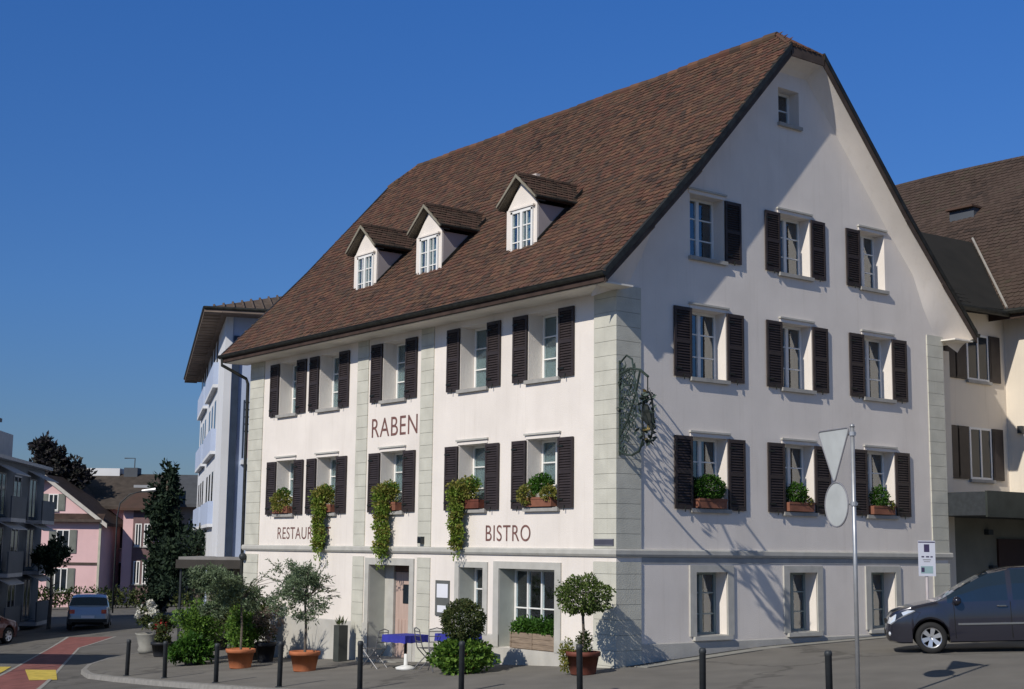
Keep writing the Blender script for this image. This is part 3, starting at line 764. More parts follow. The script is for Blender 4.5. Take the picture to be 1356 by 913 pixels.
for i in range(5):
    for j in range(8):
        s, z = .10+.155*i, 4.36+.225*j
        if s > .35 and z > 5.2+.9*(1-s): pass
        if z < 4.2+.15*i: continue
        a = rng.uniform(0, 6.28); mb.tube(spiral((s, z), rng.uniform(.085, .125), 1.3, a, rng.choice((1, -1)), 14), .013, IRONG, 5)
for i in range(30):
    s, z = rng.uniform(.05, .75), rng.uniform(4.45, 6.1)
    mb.leaf(S(s, z), Vector((rng.uniform(-.4, .4), rng.uniform(-1, 1), rng.uniform(-1, 1))), .08, .15, IRONG)
mb.build('bracket', sg)
mb = MB(); cs, cz = 1.36, 4.92
ring = [S(cs+.25*math.cos(a), cz+.50*math.sin(a)) for a in [i*6.283/40 for i in range(40)]]
mb.tube(ring, .022, IRON, 6, closed=True)
for i in range(110):
    a = rng.uniform(0, 6.283); p = S(cs+.25*math.cos(a), cz+.50*math.sin(a), rng.uniform(-.03, .03))
    mb.leaf(p, rvec(), .07, .13, IRONG if rng.random() < .95 else GOLD)
mb.tube([S(cs, cz+.5), S(cs, 5.75)], .012, IRON, 6)
mb.build('wreath', sg)
mb = MB()
T = lambda s, z, o=0: S(cs+s, cz+z, o)
mb.tube([T(.16, -.2), T(.1, -.1), T(0, .02), T(-.05, .12), T(-.06, .2), T(-.09, .24)], [.03, .075, .105, .08, .06, .045], IRON, 8)
mb.tube([T(-.1, .24), T(-.18, .215)], [.03, .006], GOLD, 6)
mb.tube([T(.16, -.2), T(.24, -.34)], [.04, .02], IRON, 6)
mb.tube([T(.0, -.05), T(-.01, -.24)], .014, GOLD, 5); mb.tube([T(.06, -.06), T(.06, -.24)], .014, GOLD, 5)
mb.tube([T(-.2, -.24), T(.2, -.24)], .018, GOLD, 6)
mb.tube([T(-.02, .10, .07), T(.06, -.02, .1), T(.15, -.16, .06)], [.03, .07, .02], IRON, 6)
mb.build('raven', sg)

def plate(name, label, cat, f, a0, a1, z0, z1, m, b=-.03, extra=None, b1=0.0):
    c = f((a0+a1)/2, b, z0); o = thing(name, label, cat, c); mb = MB()
    fbox(mb, f, a0, a1, b, b1, z0, z1, m); mb.v = [tuple(Vector(v)-c) for v in mb.v]
    mb.build('panel', o)
    if extra:
        mb = MB(); extra(mb); mb.v = [tuple(Vector(v)-c) for v in mb.v]; mb.build('face', o)
    return o
def menu(mb):
    fbox(mb, mF, 5.86, 6.31, -.036, -.031, 1.18, 1.50, PAPER); fbox(mb, mF, 5.90, 6.28, -.036, -.031, .84, 1.0, PAPER)
plate('menu_board', 'dark framed menu case with white sheets beside the narrow bistro opening', 'menu board', mF, 5.82, 6.38, .76, 1.58, mat('menu case grey', (.12, .125, .12), .5), extra=menu)
plate('street_nameplate', 'small dark slate street nameplate on the corner quoin above the string course', 'street sign', mF, .04, .64, 2.42, 2.56, PLAQ, b=-.045, b1=-.032,
      extra=lambda mb: [fbox(mb, mF, .06, .62, -.048, -.0455, z, z+.008, GREYL) for z in (2.428, 2.544)])
o = thing('wall_lamp', 'small dark box lamp on the middle pilaster above the string course', 'lamp', (-.03, 6.96, 2.44)); mb = MB(); mb.box(-.10, 0, -.08, .08, 0, .16, BOLL); mb.box(-.115, -.1, -.06, .06, .02, .13, GLASSD); mb.build('housing', o)
o = thing('wall_lamp', 'round black lamp at the far left corner of the inn just under the string course', 'lamp', (-.06, 16.15, 2.02)); mb = MB(); mb.ellipsoid((-.06, 0, 0), (.11, .11, .11), BOLL); mb.tube([(0, 0, .02), (.06, 0, .02)], .03, BOLL); mb.build('housing', o, smooth=True)

# flower boxes on the first-floor sills
def flower_box(label, f, ac, w, kind, trail=0, tw=.42, tc=0.0):
    base = f(ac, -.03, 3.245)
    o = thing('flower_box', label, 'flower box', base, 0, 'flower boxes on the first floor sills')
    def add(mb, name, smooth=False):
        mb.v = [tuple(Vector(v)-base) for v in mb.v]; return mb.build(name, o, smooth)
    mb = MB(); m = mat('brown flower box clay', (.23, .095, .06), .8, var=.2, scale=5) if kind != 'dark' else TERRAD
    fbox(mb, f, ac-w/2, ac+w/2, -.13, -.115, 3.245, 3.44, m); fbox(mb, f, ac-w/2, ac+w/2, .08, .095, 3.245, 3.44, m)
    fbox(mb, f, ac-w/2, ac-w/2+.015, -.115, .08, 3.245, 3.44, m); fbox(mb, f, ac+w/2-.015, ac+w/2, -.115, .08, 3.245, 3.44, m)
    fbox(mb, f, ac-w/2+.015, ac+w/2-.015, -.115, .08, 3.25, 3.42, SOIL); fbox(mb, f, ac-w/2-.01, ac+w/2+.01, -.14, -.125, 3.40, 3.45, m)
    add(mb, 'box')
    mb = MB()
    ax = (lambda r: (r[1], r[0], r[2])) if f is mF else (lambda r: r)
    if kind == 'ball':
        foliage(mb, f(ac, -.02, 3.68), ax((w*.50, .24, .27)), 3200, LEAFB, .045, .03, .7, bumpy=.03)
    elif kind == 'ball small':
        foliage(mb, f(ac-.05, -.02, 3.66), ax((w*.34, .2, .24)), 1100, LEAFB, .05, .035, .5, bumpy=.12); foliage(mb, f(ac+.25, -.05, 3.46), ax((.16, .13, .12)), 250, LEAFY, .06, .03)
    elif kind == 'yellow':
        foliage(mb, f(ac, -.1, 3.56), ax((w*.52, .22, .30)), 1500, LEAFY, .06, .04, .4); foliage(mb, f(ac, -.03, 3.80), ax((w*.34, .16, .14)), 500, LEAFB, .05, .035)
    elif kind == 'mixed':
        foliage(mb, f(ac-.02, -.04, 3.72), ax((w*.38, .2, .22)), 1300, LEAFB, .06, .04, .4); foliage(mb, f(ac+w*.45, -.12, 3.50), ax((.22, .2, .22)), 700, LEAFY, .06, .035)
        foliage(mb, f(ac-w*.36, -.1, 3.52), ax((.2, .15, .16)), 420, LEAFY, .06, .035)
    if trail:
        foliage(mb, f(ac+tc*.5, -.08, 3.68), ax((w*.48, .22, .27)), 1300, LEAFY, .06, .04, .4)
        foliage(mb, f(ac, -.02, 3.80), ax((w*.4, .16, .16)), 500, LEAF, .06, .04, .4)
        z = 3.75; n = int(trail/.11)
        for k in range(n):
            t = k/n; wob = .05*math.sin(k*1.1)+tc
            foliage(mb, f(ac+wob, -.27+.06*t, z-k*.11), ax((tw*(.66-.16*t)*rng.uniform(.85, 1.15), .15, .13)), 200, IVY if k % 3 else LEAFY, .065, .05, .3)
        for k in range(40):
            mb.leaf(f(ac+tc+rng.uniform(-.2, .2), -.24, z-trail-rng.uniform(-.1, .22)), Vector((0, 0, -1))+rvec()*.5, .04, .07, IVY)
    add(mb, 'plant')
flower_box('flower box with bushy yellow green plant on the far left front window sill', mF, 14.0, .86, 'yellow')
flower_box('flower box with ivy hanging down over the faded RESTAURANT lettering', mF, 11.62, .84, 'trail', 1.55, .46)
flower_box('flower box with the longest ivy, hanging to the door under RABEN', mF, 8.46, .82, 'trail', 1.72, .52, .05)
flower_box('dark flower box with ivy hanging from its left end, left of BISTRO', mF, 5.0, .86, 'dark', 1.45, .40, .30)
flower_box('terracotta flower box with green bush and yellow plants above BISTRO', mF, 2.40, .90, 'mixed')
flower_box('terracotta box with large round green shrub on the gable window nearest the iron sign', mG, 2.66, .84, 'ball')
flower_box('terracotta box with round shrub and yellow tuft on the middle gable window', mG, 5.50, .84, 'ball small')
flower_box('terracotta box with pointed small shrub on the gable window near the parking sign', mG, 8.45, .80, 'ball small')
# dark shape behind ivy of the fourth box and wooden planter in the big window
o = thing('window_planter', 'weathered wooden planter full of green plants in the large bistro window', 'planter', (.16, 2.72, .19))
mb = MB(); mb.box(-.14, .16, -.77, .77, 0, .34, WOODB)
for k in range(3): mb.box(-.15, -.14, -.775, .775, .01+k*.11, .10+k*.11, WOODB)
for y in (-.77, 0, .74): mb.box(-.165, -.15, y, y+.04, 0, .34, WOODB)
mb.box(-.12, .14, -.75, .75, .34, .345, SOIL); mb.build('box', o)
mb = MB()
for k in range(9): foliage(mb, (-.02, -.68+k*.17, .46+rng.uniform(-.03, .05)), (.16, .16, .17), 300, LEAFB, .07, .05, .3)
mb.build('plant', o)

# ================================================================== terrace furniture and pots
def pot_prof(r, h, rim=True):
    p = [(r*.70, 0), (r*.72, .02), (r*.92, h*.82)]
    if rim: p += [(r*.92, h*.80), (r*1.0, h*.81), (r*1.02, h*.98), (r*.99, h), (r*.88, h), (r*.86, h*.9)]
    else: p += [(r*.97, h), (r*.9, h), (r*.88, h*.9)]
    return p
def potted(name, label, x, y, r, h, potm, cat='potted plant', group=None):
    o = thing(name, label, cat, (x, y, gz(x, y)), 0, group)
    mb = MB(); mb.lathe(pot_prof(r, h), potm, n=24); mb.lathe([(0.001, h*.9), (r*.87, h*.905)], SOIL, n=16, caps=False); mb.build('pot', o, smooth=True)
    return o
def trunk(mb, path, r, m=BARK, n=8): mb.tube(path, r, m, n)
def olive(label, x, y, r, h, zc, rad, n, seed, lean=(0, 0)):
    o = potted('potted_olive_tree', label, x, y, r, h, TERRA, 'olive tree', 'olive trees in terracotta pots')
    mb = MB(); trunk(mb, [(0, 0, h*.8), (.02, .02, zc*.55), (-.02, .03, zc-.25), (0, 0, zc+.2)], [.035, .03, .026, .015])
    for k in range(11):
        a = k*2.4; q = Vector((math.cos(a)*rad[0]*.8, math.sin(a)*rad[1]*.8, rng.uniform(-.1, .65)*rad[2]))
        mb.tube([(0, 0, zc-.2), tuple(q*.5+Vector((0, 0, zc+.05))), tuple(q+Vector((0, 0, zc)))], [.014, .009, .004], BARK, 5)
    mb.build('trunk', o)
    mb = MB(); r2 = random.Random(seed)
    for k in range(8):
        c = (lean[0]+r2.uniform(-.55, .55)*rad[0], lean[1]+r2.uniform(-.55, .55)*rad[1], zc+r2.uniform(-.5, .5)*rad[2]); q = r2.uniform(.38, .62)
        foliage(mb, c, (rad[0]*q, rad[1]*q, rad[2]*q*.85), n//6, OLIVE, .09, .026, clumps=9)
    for k in range(26):
        a = r2.uniform(0, 6.283); e = Vector((lean[0]+math.cos(a)*rad[0]*r2.uniform(.6, 1.15), lean[1]+math.sin(a)*rad[1]*r2.uniform(.6, 1.15), zc+r2.uniform(-.9, 1.05)*rad[2]*.8)); b = Vector((0, 0, zc-.1))*.4+e*.6
        mb.tube([tuple(b), tuple(e)], [.005, .002], BARK, 4)
        for q in range(22): mb.leaf(b+(e-b)*(q/22), (e-b).normalized()+rvec()*.7, .024, .09, OLIVE)
    mb.build('crown', o); return o
olive('round olive tree in terracotta pot standing left, partly before the green shrubs', -2.49, 11.40, .37, .48, 1.88, (.98, .98, .84), 8500, 1, (-.30, .23))
olive('loose wispy olive tree in terracotta pot in front of the RESTAURANT wall', -2.49, 8.14, .36, .46, 1.86, (.98, .98, .88), 4200, 5, (-.20, .15))
o = potted('potted_shrub', 'pinkish loose shrub in dark pot between the two olive trees', -1.13, 12.64, .28, .52, BLACKP, 'shrub')
mb = MB(); foliage(mb, (0, 0, .98), (.42, .42, .50), 1700, PETALP, .08, .03, clumps=18); foliage(mb, (0, 0, .85), (.32, .32, .35), 600, LEAFD, .07, .03, clumps=10); mb.build('foliage', o)
# green shrubs left of the inn
def shrub(label, x, y, r, h, potm, fol, n, ls=.09, lw=.05, zc=None, group='green shrubs in tubs at the terrace end'):
    o = potted('potted_shrub', label, x, y, .30, .42, potm, 'shrub', group)
    mb = MB(); c = zc or h*.55
    for k in range(6): mb.tube([(0, 0, .3), (r*.4*math.cos(k), r*.4*math.sin(k), h*.7)], [.02, .008], BARK, 5)
    mb.build('stems', o)
    mb = MB(); foliage(mb, (0, 0, c), (r, r, h-c), n, fol, ls, lw, clumps=22); foliage(mb, (0, 0, c), (r*.85, r*.85, (h-c)*.9), n//2, fol, ls, lw, .35, zmin=.1); mb.build('foliage', o)
shrub('tall rounded bright green shrub, left one of the terrace end group', -1.6, 15.85, .66, 1.75, BLACKP, LEAF, 3000, zc=1.0)
shrub('tall dark green shrub behind the left olive tree', -.95, 13.9, .68, 2.0, BLACKP, LEAFD, 2600, zc=1.15)
shrub('mid green shrub close behind the left terracotta pot', -1.75, 12.9, .5, 1.45, BLACKP, LEAF, 2200, zc=.85)
shrub('low leafy light green plant spilling over a dark pot on the pavement', -2.35, 14.45, .62, .80, BLACKP, LEAFB, 2800, .12, .07, zc=.42)
shrub('dark shrub deep in the shade under the dark awning', .6, 18.9, .9, 2.3, BLACKP, LEAFD, 2600, zc=1.2)
# white flowers in a stone tub and red flowers beside
o = thing('flower_tub', 'pale stone tub of white flowers at the end of the pavement', 'flower tub', (-1.06, 20.43, gz(-1.06, 20.43)))
mb = MB(); mb.lathe([(.26, 0), (.30, .1), (.27, .2), (.36, .55), (.40, .6), (.36, .6), (.34, .55)], CONC, n=20); mb.build('tub', o, smooth=True)
mb = MB(); foliage(mb, (0, 0, .95), (.42, .42, .42), 900, LEAFD, .09, .05, clumps=12); mb.build('foliage', o)
mb = MB(); foliage(mb, (-.05, 0, 1.25), (.36, .36, .34), 380, PETALW, .09, .08, .6, clumps=16); mb.build('blossom', o)
o = thing('flower_tub', 'dark tub with red and white blossoms beside the pale stone tub', 'flower tub', (-1.35, 18.7, gz(-1.35, 18.7)))
mb = MB(); mb.lathe(pot_prof(.34, .42), BLACKP, n=18); mb.build('tub', o, smooth=True)
mb = MB(); foliage(mb, (0, 0, .75), (.42, .42, .5), 1500, LEAFD, .09, .05, clumps=14); mb.build('foliage', o)
mb = MB(); foliage(mb, (-.12, -.12, .86), (.17, .17, .15), 60, PETALR, .09, .08, .6); foliage(mb, (-.2, .22, .88), (.13, .13, .08), 40, PETALW, .09, .08, .6); mb.build('blossom', o)
# slim dark planter left of the door
o = thing('slim_planter', 'slim tall dark planter with spiky plant left of the inn door', 'planter', (-.45, 9.95, gz(-.45, 9.95)))
mb = MB(); mb.prism([(-.13, -.13, 0), (.13, -.13, 0), (.13, .13, 0), (-.13, .13, 0)], (0, 0, .9), mat('dark planter metal', (.055, .06, .055), .6, var=.2)); mb.build('box', o)
mb = MB()
for k in range(40): mb.leaf((rng.uniform(-.1, .1), rng.uniform(-.1, .1), .9), Vector((rng.uniform(-.5, .5), rng.uniform(-.5, .5), 1)), .03, rng.uniform(.12, .28), LEAFD)
mb.build('plant', o)
# topiary ball over ivy, and standard ball tree in a dark pot
x, y = -1.73, 2.86
o = potted('potted_topiary', 'dark clipped round topiary over a leafy skirt in front of the narrow opening', x, y, .34, .42, TERRAD, 'topiary')
mb = MB(); trunk(mb, [(0, 0, .35), (.01, 0, .7), (0, 0, 1.05)], [.03, .028, .02]); mb.build('trunk', o)
mb = MB(); foliage(mb, (0, 0, 1.08), (.47, .47, .42), 6200, LEAFD, .055, .03, .62, bumpy=.05); mb.build('crown', o)
mb = MB(); foliage(mb, (.0, 0, .34), (.66, .62, .40), 3600, LEAF, .085, .065, .45, bumpy=.14, zmin=.02, seed=3); mb.build('skirt', o)
x, y = -1.12, -.29
o = potted('potted_topiary', 'standard ball tree with thin stem in dark terracotta pot at the inn corner', x, y, .34, .44, TERRAD, 'topiary')
mb = MB(); trunk(mb, [(0, 0, .35), (.012, .0, .8), (-.012, 0, 1.2), (0, 0, 1.55)], [.032, .028, .026, .02])
for k in range(14):
    a = k*2.4; mb.tube([(0, 0, 1.15+.03*k), (.25*math.cos(a), .25*math.sin(a), 1.35+.02*k), (.45*math.cos(a), .45*math.sin(a), 1.4+.025*k)], [.012, .008, .004], BARK, 5)
mb.build('trunk', o)
mb = MB(); foliage(mb, (0, 0, 1.50), (.53, .53, .38), 3000, LEAFT, .06, .034, .72, bumpy=.13, seed=2); foliage(mb, (0, 0, 1.5), (.5, .5, .36), 900, LEAFT, .06, .035, clumps=22); mb.build('crown', o)
mb = MB(); foliage(mb, (.05, .02, .62), (.15, .15, .22), 420, LEAFD, .06, .035, .3); foliage(mb, (-.2, .24, .34), (.16, .17, .32), 520, LEAFY, .06, .035, .3); mb.build('underplanting', o)

# tables and chairs
def table(label, x, y, rz, cloth=True):
    o = thing('bistro_table', label, 'table', (x, y, gz(x, y)), rz, 'blue bistro tables by the door')
    mb = MB(); mb.box(-.36, .36, -.36, .36, .71, .735, mat('table top', (.05, .055, .09), .5)); mb.build('tabletop', o)
    mb = MB(); mb.box(-.375, .375, -.375, .375, .736, .743, BLUECL)
    N = 20
    for (a, b) in (((-1, -1), (1, -1)), ((1, -1), (1, 1)), ((1, 1), (-1, 1)), ((-1, 1), (-1, -1))):
        vs = []
        for i in range(N+1):
            t = i/N; px, py = a[0]+(b[0]-a[0])*t, a[1]+(b[1]-a[1])*t; w = 1+.03*math.sin(i*1.7)
            vs += [(px*.376, py*.376, .742), (px*.385*(1+.012*math.sin(i*1.7)), py*.385*(1+.012*math.sin(i*1.7)), .58+.006*math.sin(i*.9))]
        mb.add(vs, [(2*i, 2*i+1, 2*i+3, 2*i+2) for i in range(N)], BLUECL)
    mb.build('tablecloth', o)
    mb = MB(); mb.tube([(0, 0, .03), (0, 0, .71)], .035, IRON, 8); mb.build('leg', o)
    mb = MB()
    for k in range(4): mb.tube([(0, 0, .08), (.28*math.cos(k*1.571+.785), .28*math.sin(k*1.571+.785), .015)], .018, IRON, 6)
    mb.build('foot', o)
table('blue clothed bistro table nearest the inn door', -1.25, 5.75, R_(10)); table('blue clothed bistro table partly behind the topiary', -1.0, 4.05, R_(-6))
ch0 = None
CHMET = mat('dull chair metal', (.16, .16, .17), .5, metal=.5)
def chair(label, x, y, rz):
    global ch0
    if ch0 is None:
        o = thing('bistro_chair', label, 'chair', (x, y, gz(x, y)), rz, 'thin metal bistro chairs')
        mb = MB()
        for k in range(7): mb.box(-.19, .19, -.19+k*.058, -.155+k*.058, .445, .457, CHMET)
        mb.build('seat', o)
        mb = MB(); mb.tube([(-.19, .2, .45), (-.19, .25, .66), (-.17, .28, .86), (0, .3, .9), (.17, .28, .86), (.19, .25, .66), (.19, .2, .45)], .012, CHMET, 6)
        for z in (.6, .72, .82): mb.tube([(-.185, .235+(z-.6)*.2, z), (0, .26+(z-.6)*.2, z), (.185, .235+(z-.6)*.2, z)], .010, CHMET, 6)
        mb.build('backrest', o)
        for sx in (-1, 1):
            mb = MB(); mb.tube([(sx*.19, .2, .45), (sx*.2, -.22, 0)], .013, CHMET, 6); mb.build('leg', o)
            mb = MB(); mb.tube([(sx*.175, -.19, .45), (sx*.19, .27, 0)], .013, CHMET, 6); mb.build('leg', o)
        ch0 = o
    else:
        o = copy_tree(ch0); o.location = (x, y, gz(x, y)); o.rotation_euler = (0, 0, rz); o['label'] = label
    return o
chair('thin metal bistro chair left of the blue table by the door', -1.55, 6.62, R_(200))
chair('thin metal bistro chair between the two blue tables', -1.2, 4.9, R_(75))
chair('thin metal bistro chair at the second blue table, beside the topiary', -1.55, 3.95, R_(-20))
o = thing('parasol_base', 'low white parasol base under the table by the door', 'parasol base', (-1.5, 5.35, gz(-1.5, 5.35)))
mb = MB(); mb.lathe([(.22, 0), (.23, .05), (.1, .09), (.045, .1), (.04, .34), (.001, .345)], TWHITE, n=18); mb.build('base', o, smooth=True)

# ================================================================== bollards
BP = [(-4.82, 12.95, .90, 'black bollard farthest left, before the stone flower tub'), (-4.79, 10.76, .87, 'black bollard before the low leafy light green plant'),
      (-4.98, 7.64, .86, 'black bollard just left of the left terracotta pot'), (-4.99, 4.72, .92, 'black bollard just left of the right terracotta pot'),
      (-4.67, 2.12, .92, 'black bollard in front of the slim planter and door surround'), (-4.16, -.5, .90, 'black bollard before the dark clipped topiary'),
      (-3.52, -3.03, .86, 'black bollard before the ball tree at the inn corner'), (-3.01, -5.41, .83, 'black bollard below the first ground floor gable window'),
      (-2.46, -7.49, .81, 'black bollard just left of the tall road sign pole')]
b0 = None
for x, y, h, lab in BP:
    if b0 is None:
        b0 = tag(bpy.data.objects.new('bollard', None), lab, 'bollard', 'black bollards along the kerb'); COL.objects.link(b0)
        mb = MB(); mb.lathe([(.052, -.05), (.052, .80), (.058, .805), (.058, .85), (.045, .885), (.001, .89)], BOLL, n=16); mb.build('post', b0, smooth=True)
        mb = MB(); mb.lathe([(.085, 0), (.085, .012), (.055, .02)], BOLL, n=16); mb.build('base_ring', b0)
        o = b0
    else:
        o = copy_tree(b0); o['label'] = lab
    o.location = (x, y, gz(x, y)); o.scale = (1, 1, h/.89); o.rotation_euler = (R_(rng.uniform(-.8, .8)), R_(rng.uniform(-.8, .8)), 0)

# ================================================================== road signs
px_, py_ = -2.41, -7.98
o = thing('road_sign_post', 'tall grey pole with triangular and round road signs seen from behind', 'road sign', (px_, py_, gz(px_, py_)))
zb = gz(px_, py_)
mb = MB(); mb.tube([(0, 0, -.1), (0, 0, 4.22-zb)], .032, STEEL, 12); mb.lathe([(.041, 4.2-zb), (.03, 4.24-zb), (.001, 4.25-zb)], STEEL, n=12); mb.build('pole', o, smooth=True)
th = R_(-17); fr = Vector((cR.x*math.sin(th)+cF.x*math.cos(th), cR.y*math.sin(th)+cF.y*math.cos(th), 0)).normalized()   # plates run away from the road
nn = Vector((-fr.y, fr.x, 0))
def SP(a, z, b=0): return fr*a+nn*b+Vector((0, 0, z-zb))
def rounded(pts, r, n=5):
    out = []
    for i, p in enumerate(pts):
        p = Vector(p); a = (Vector(pts[i-1])-p).normalized(); b = (Vector(pts[(i+1) % len(pts)])-p).normalized()
        s, t = p+a*r, p+b*r
        for k in range(n+1):
            u = k/n; out.append(s*(1-u)**2+p*2*u*(1-u)+t*u*u)
    return out
tri = rounded([(.08, 4.20), (1.02, 4.20), (.55, 3.38)], .09)
mb = MB(); mb.prism([SP(a, z, -.01) for a, z in tri], nn*.012, SIGNBK)
mb.tube([SP(a, z, 0) for a, z in tri], .014, mat('sign rim', (.22, .22, .24), .5), 6, closed=True)
fixn(mb.build('triangular_sign', o))
cir = [(.50+.335*math.cos(k*6.283/32), 3.06+.335*math.sin(k*6.283/32)) for k in range(32)]
mb = MB(); mb.prism([SP(a, z, -.01) for a, z in cir], nn*.012, SIGNBK); mb.tube([SP(a, z, 0) for a, z in cir], .014, MATS['sign rim'], 6, closed=True); fixn(mb.build('round_sign', o))
for z in (4.10, 3.06):
    mb = MB(); mb.tube([SP(-.04, z, -.03), SP(.9 if z > 4 else .75, z, -.03)], .018, STEEL, 6); mb.lathe([(.05, -.03), (.05, .03)], STEEL, c=(0, 0, z-zb), n=12); mb.build('bracket', o)
# parking sign
x, y = 7.42, -2.02
o = thing('parking_sign', 'white parking regulation sign on thin post near the right gable corner', 'parking sign', (x, y, gz(x, y)))
z0 = gz(x, y)
rt = Vector((.793, -.609, 0)); fw_ = Vector((-.609, -.793, 0))
def PP(a, z, b): return rt*a+fw_*b+Vector((0, 0, z-z0))
def pbox(mb, a0, a1, zz0, zz1, b, t, m): mb.prism([PP(a0, zz0, b), PP(a1, zz0, b), PP(a1, zz1, b), PP(a0, zz1, b)], fw_*t, m)
mb = MB(); mb.tube([(0, 0, 0), (0, 0, 2.62-z0)], .03, mat('pale post', (.5, .46, .47), .6), 10); mb.build('post', o)
mb = MB(); pbox(mb, -.19, .19, 1.84, 2.62, .032, .012, SIGNW); mb.build('panel', o)
mb = MB()
pbox(mb, -.185, .185, 2.575, 2.60, .0445, .002, SIGNP); pbox(mb, -.06, .06, 2.37, 2.54, .0445, .002, SIGNP)
for k, (a, b) in enumerate(((-.12, -.06), (-.02, .05), (.08, .13))): pbox(mb, a, b, 2.25, 2.28, .0445, .002, SIGNP)
pbox(mb, -.09, .09, 2.19, 2.21, .0445, .002, MATS['sign rim']); pbox(mb, -.07, .07, 2.15, 2.165, .0445, .002, MATS['sign rim'])
pbox(mb, -.14, .13, 1.90, 2.06, .0445, .002, SIGNT); pbox(mb, -.13, -.06, 1.93, 2.03, .0475, .002, SIGNP)
mb.build('printing', o)

# ================================================================== cars
def interp(T, x):
    if x <= T[0][0]: return T[0][1]
    for (a, b), (c, d) in zip(T, T[1:]):
        if x <= c: return b+(d-b)*(x-a)/(c-a)
    return T[-1][1]
def car(name, label, loc, heading, paint, L, top, belt, half, low, wheels, r, shield, side, rear, trim=True, alloy=True):
    """local x = 0 at the nose to L at the tail"""
    o = thing(name, label, 'car', loc, heading)
    st = set([0, .02, .05, .1, .16, .24, L, L-.02, L-.06, L-.12, L-.2, shield[0], shield[1], rear[0], rear[1]])
    for a, b in side: st |= {a, b, a+.06}
    for t in (top, belt): st |= {x for x, _ in t}
    x = .3
    while x < L-.2: st.add(x); x += .12
    ra = r+.055
    for w in wheels:
        for k in range(13): st.add(w-ra*math.cos(math.pi*k/12))
    st = sorted(s for s in st if 0 <= s <= L); S_ = []
    for s in st:
        if not S_ or s-S_[-1] > .012: S_.append(s)
    rowsn = []
    for x in S_:
        w = interp(half, x); b = interp(belt, x); t = max(interp(top, x), b+.012); lo = interp(low, x)
        for c in wheels:
            d = abs(x-c)
            if d < ra: lo = max(lo, r+math.sqrt(max(0, ra*ra-d*d)))
        zm = max(.52, lo+.05); zm = min(zm, b-.04)
        lo = min(lo, zm-.02); h = t-b; wr = w-.02-h*.36
        half_s = [(0, lo+.0), (w*.80, lo), (w*.965, lo+.03*(1 if lo < .4 else .3)), (w*1.0, zm), (w*.992, zm+(b-zm)*.6), (w*.965, b), ((w*.965+wr)*.5+.012, b+h*.5), (wr, b+h*.93), (wr*.82, t), (wr*.4, t+.012*min(1, h/.3)), (0, t+.018*min(1, h/.3))]
        rowsn.append(half_s)
    nb = len(rowsn[0]); body = MB(); gl = {'windscreen': MB(), 'side_window': [(MB(), MB()) for _ in side], 'rear_window': MB()}
    for sgn in (1, -1):
        V_ = [[(x, sgn*p[0], p[1]) for p in rw] for x, rw in zip(S_, rowsn)]
        for i in range(len(S_)-1):
            xm = (S_[i]+S_[i+1])/2
            for k in range(nb-1):
                q = [V_[i][k], V_[i+1][k], V_[i+1][k+1], V_[i][k+1]]
                if sgn < 0: q = q[::-1]
                tgt = body; m = paint
                if k in (5, 6):
                    for n_, (a, b) in enumerate(side):
                        lim = a if k == 5 else a+.0
                        if lim < xm < b: tgt = gl['side_window'][n_][0 if sgn > 0 else 1]; m = CARGLASS
                if k >= 7 and shield[0] < xm < shield[1]: tgt = gl['windscreen']; m = CARGLASS
                if k >= 7 and rear[0] < xm < rear[1]: tgt = gl['rear_window']; m = CARGLASS
                if k == 0 or (k == 1): m = RUBBER if k == 0 else m
                tgt.face(q, m)
        for V2, fl in ((V_[0], 0), (V_[-1], 1)):
            body.face([p for p in V2], paint)
    b_o = body.build('body', o, smooth=False)
    bm = bmesh.new(); bm.from_mesh(b_o.data); bmesh.ops.remove_doubles(bm, verts=bm.verts, dist=.0015); bmesh.ops.recalc_face_normals(bm, faces=bm.faces); bm.to_mesh(b_o.data); bm.free()
    b_o.data.polygons.foreach_set('use_smooth', [True]*len(b_o.data.polygons))
    try: b_o.data.set_sharp_from_angle(angle=R_(38))
    except Exception: pass
    gl['windscreen'].build('windscreen', o); gl['rear_window'].build('rear_window', o)
    for gg in gl['side_window']:
        for g in gg: g.build('side_window', o)
    for w in wheels:
        for sgn in (1, -1):
            y = sgn*(interp(half, w)-.12)
            we = MB()
            def ring(prof, m, n=36):
                vs = []; fs = []
                for rr, yy in prof:
                    for k in range(n): q = k*6.2832/n; vs.append((w+rr*math.cos(q), y+sgn*yy, r+rr*math.sin(q)))
                for i in range(len(prof)-1):
                    for k in range(n): fs.append((i*n+k, i*n+(k+1) % n, (i+1)*n+(k+1) % n, (i+1)*n+k))
                return vs, fs, m
            we.add(*ring([(r*.62, -.08), (r*.92, -.08), (r, -.05), (r, .08), (r*.93, .112), (r*.66, .115), (r*.63, .10)], RUBBER))
            wo = we.build('wheel', o, smooth=True)
            ri = MB(); ri.add(*ring([(r*.66, .112), (r*.60, .10), (r*.57, .06), (r*.56, -.02)], ALLOY))
            ri.add(*ring([(.001, .06), (r*.14, .085), (r*.17, .07)], ALLOY, 16))
            for k in range(6):
                q = k*1.0472+.3; d = Vector((math.cos(q), 0, math.sin(q))); t2 = Vector((-math.sin(q), 0, math.cos(q))); c = Vector((w, y, r)); n2 = Vector((0, sgn, 0))
                ri.prism([c+d*r*.1+t2*.03+n2*.06, c+d*r*.59+t2*.048+n2*.075, c+d*r*.59-t2*.048+n2*.075, c+d*r*.1-t2*.03+n2*.06], n2*.022, ALLOY)
            fixn(ri.build('rim', wo))
            dk = MB(); dk.add(*ring([(.001, -.03), (r*.6, -.03)], RUBBER, 24)); dk.build('brake_disc', wo)
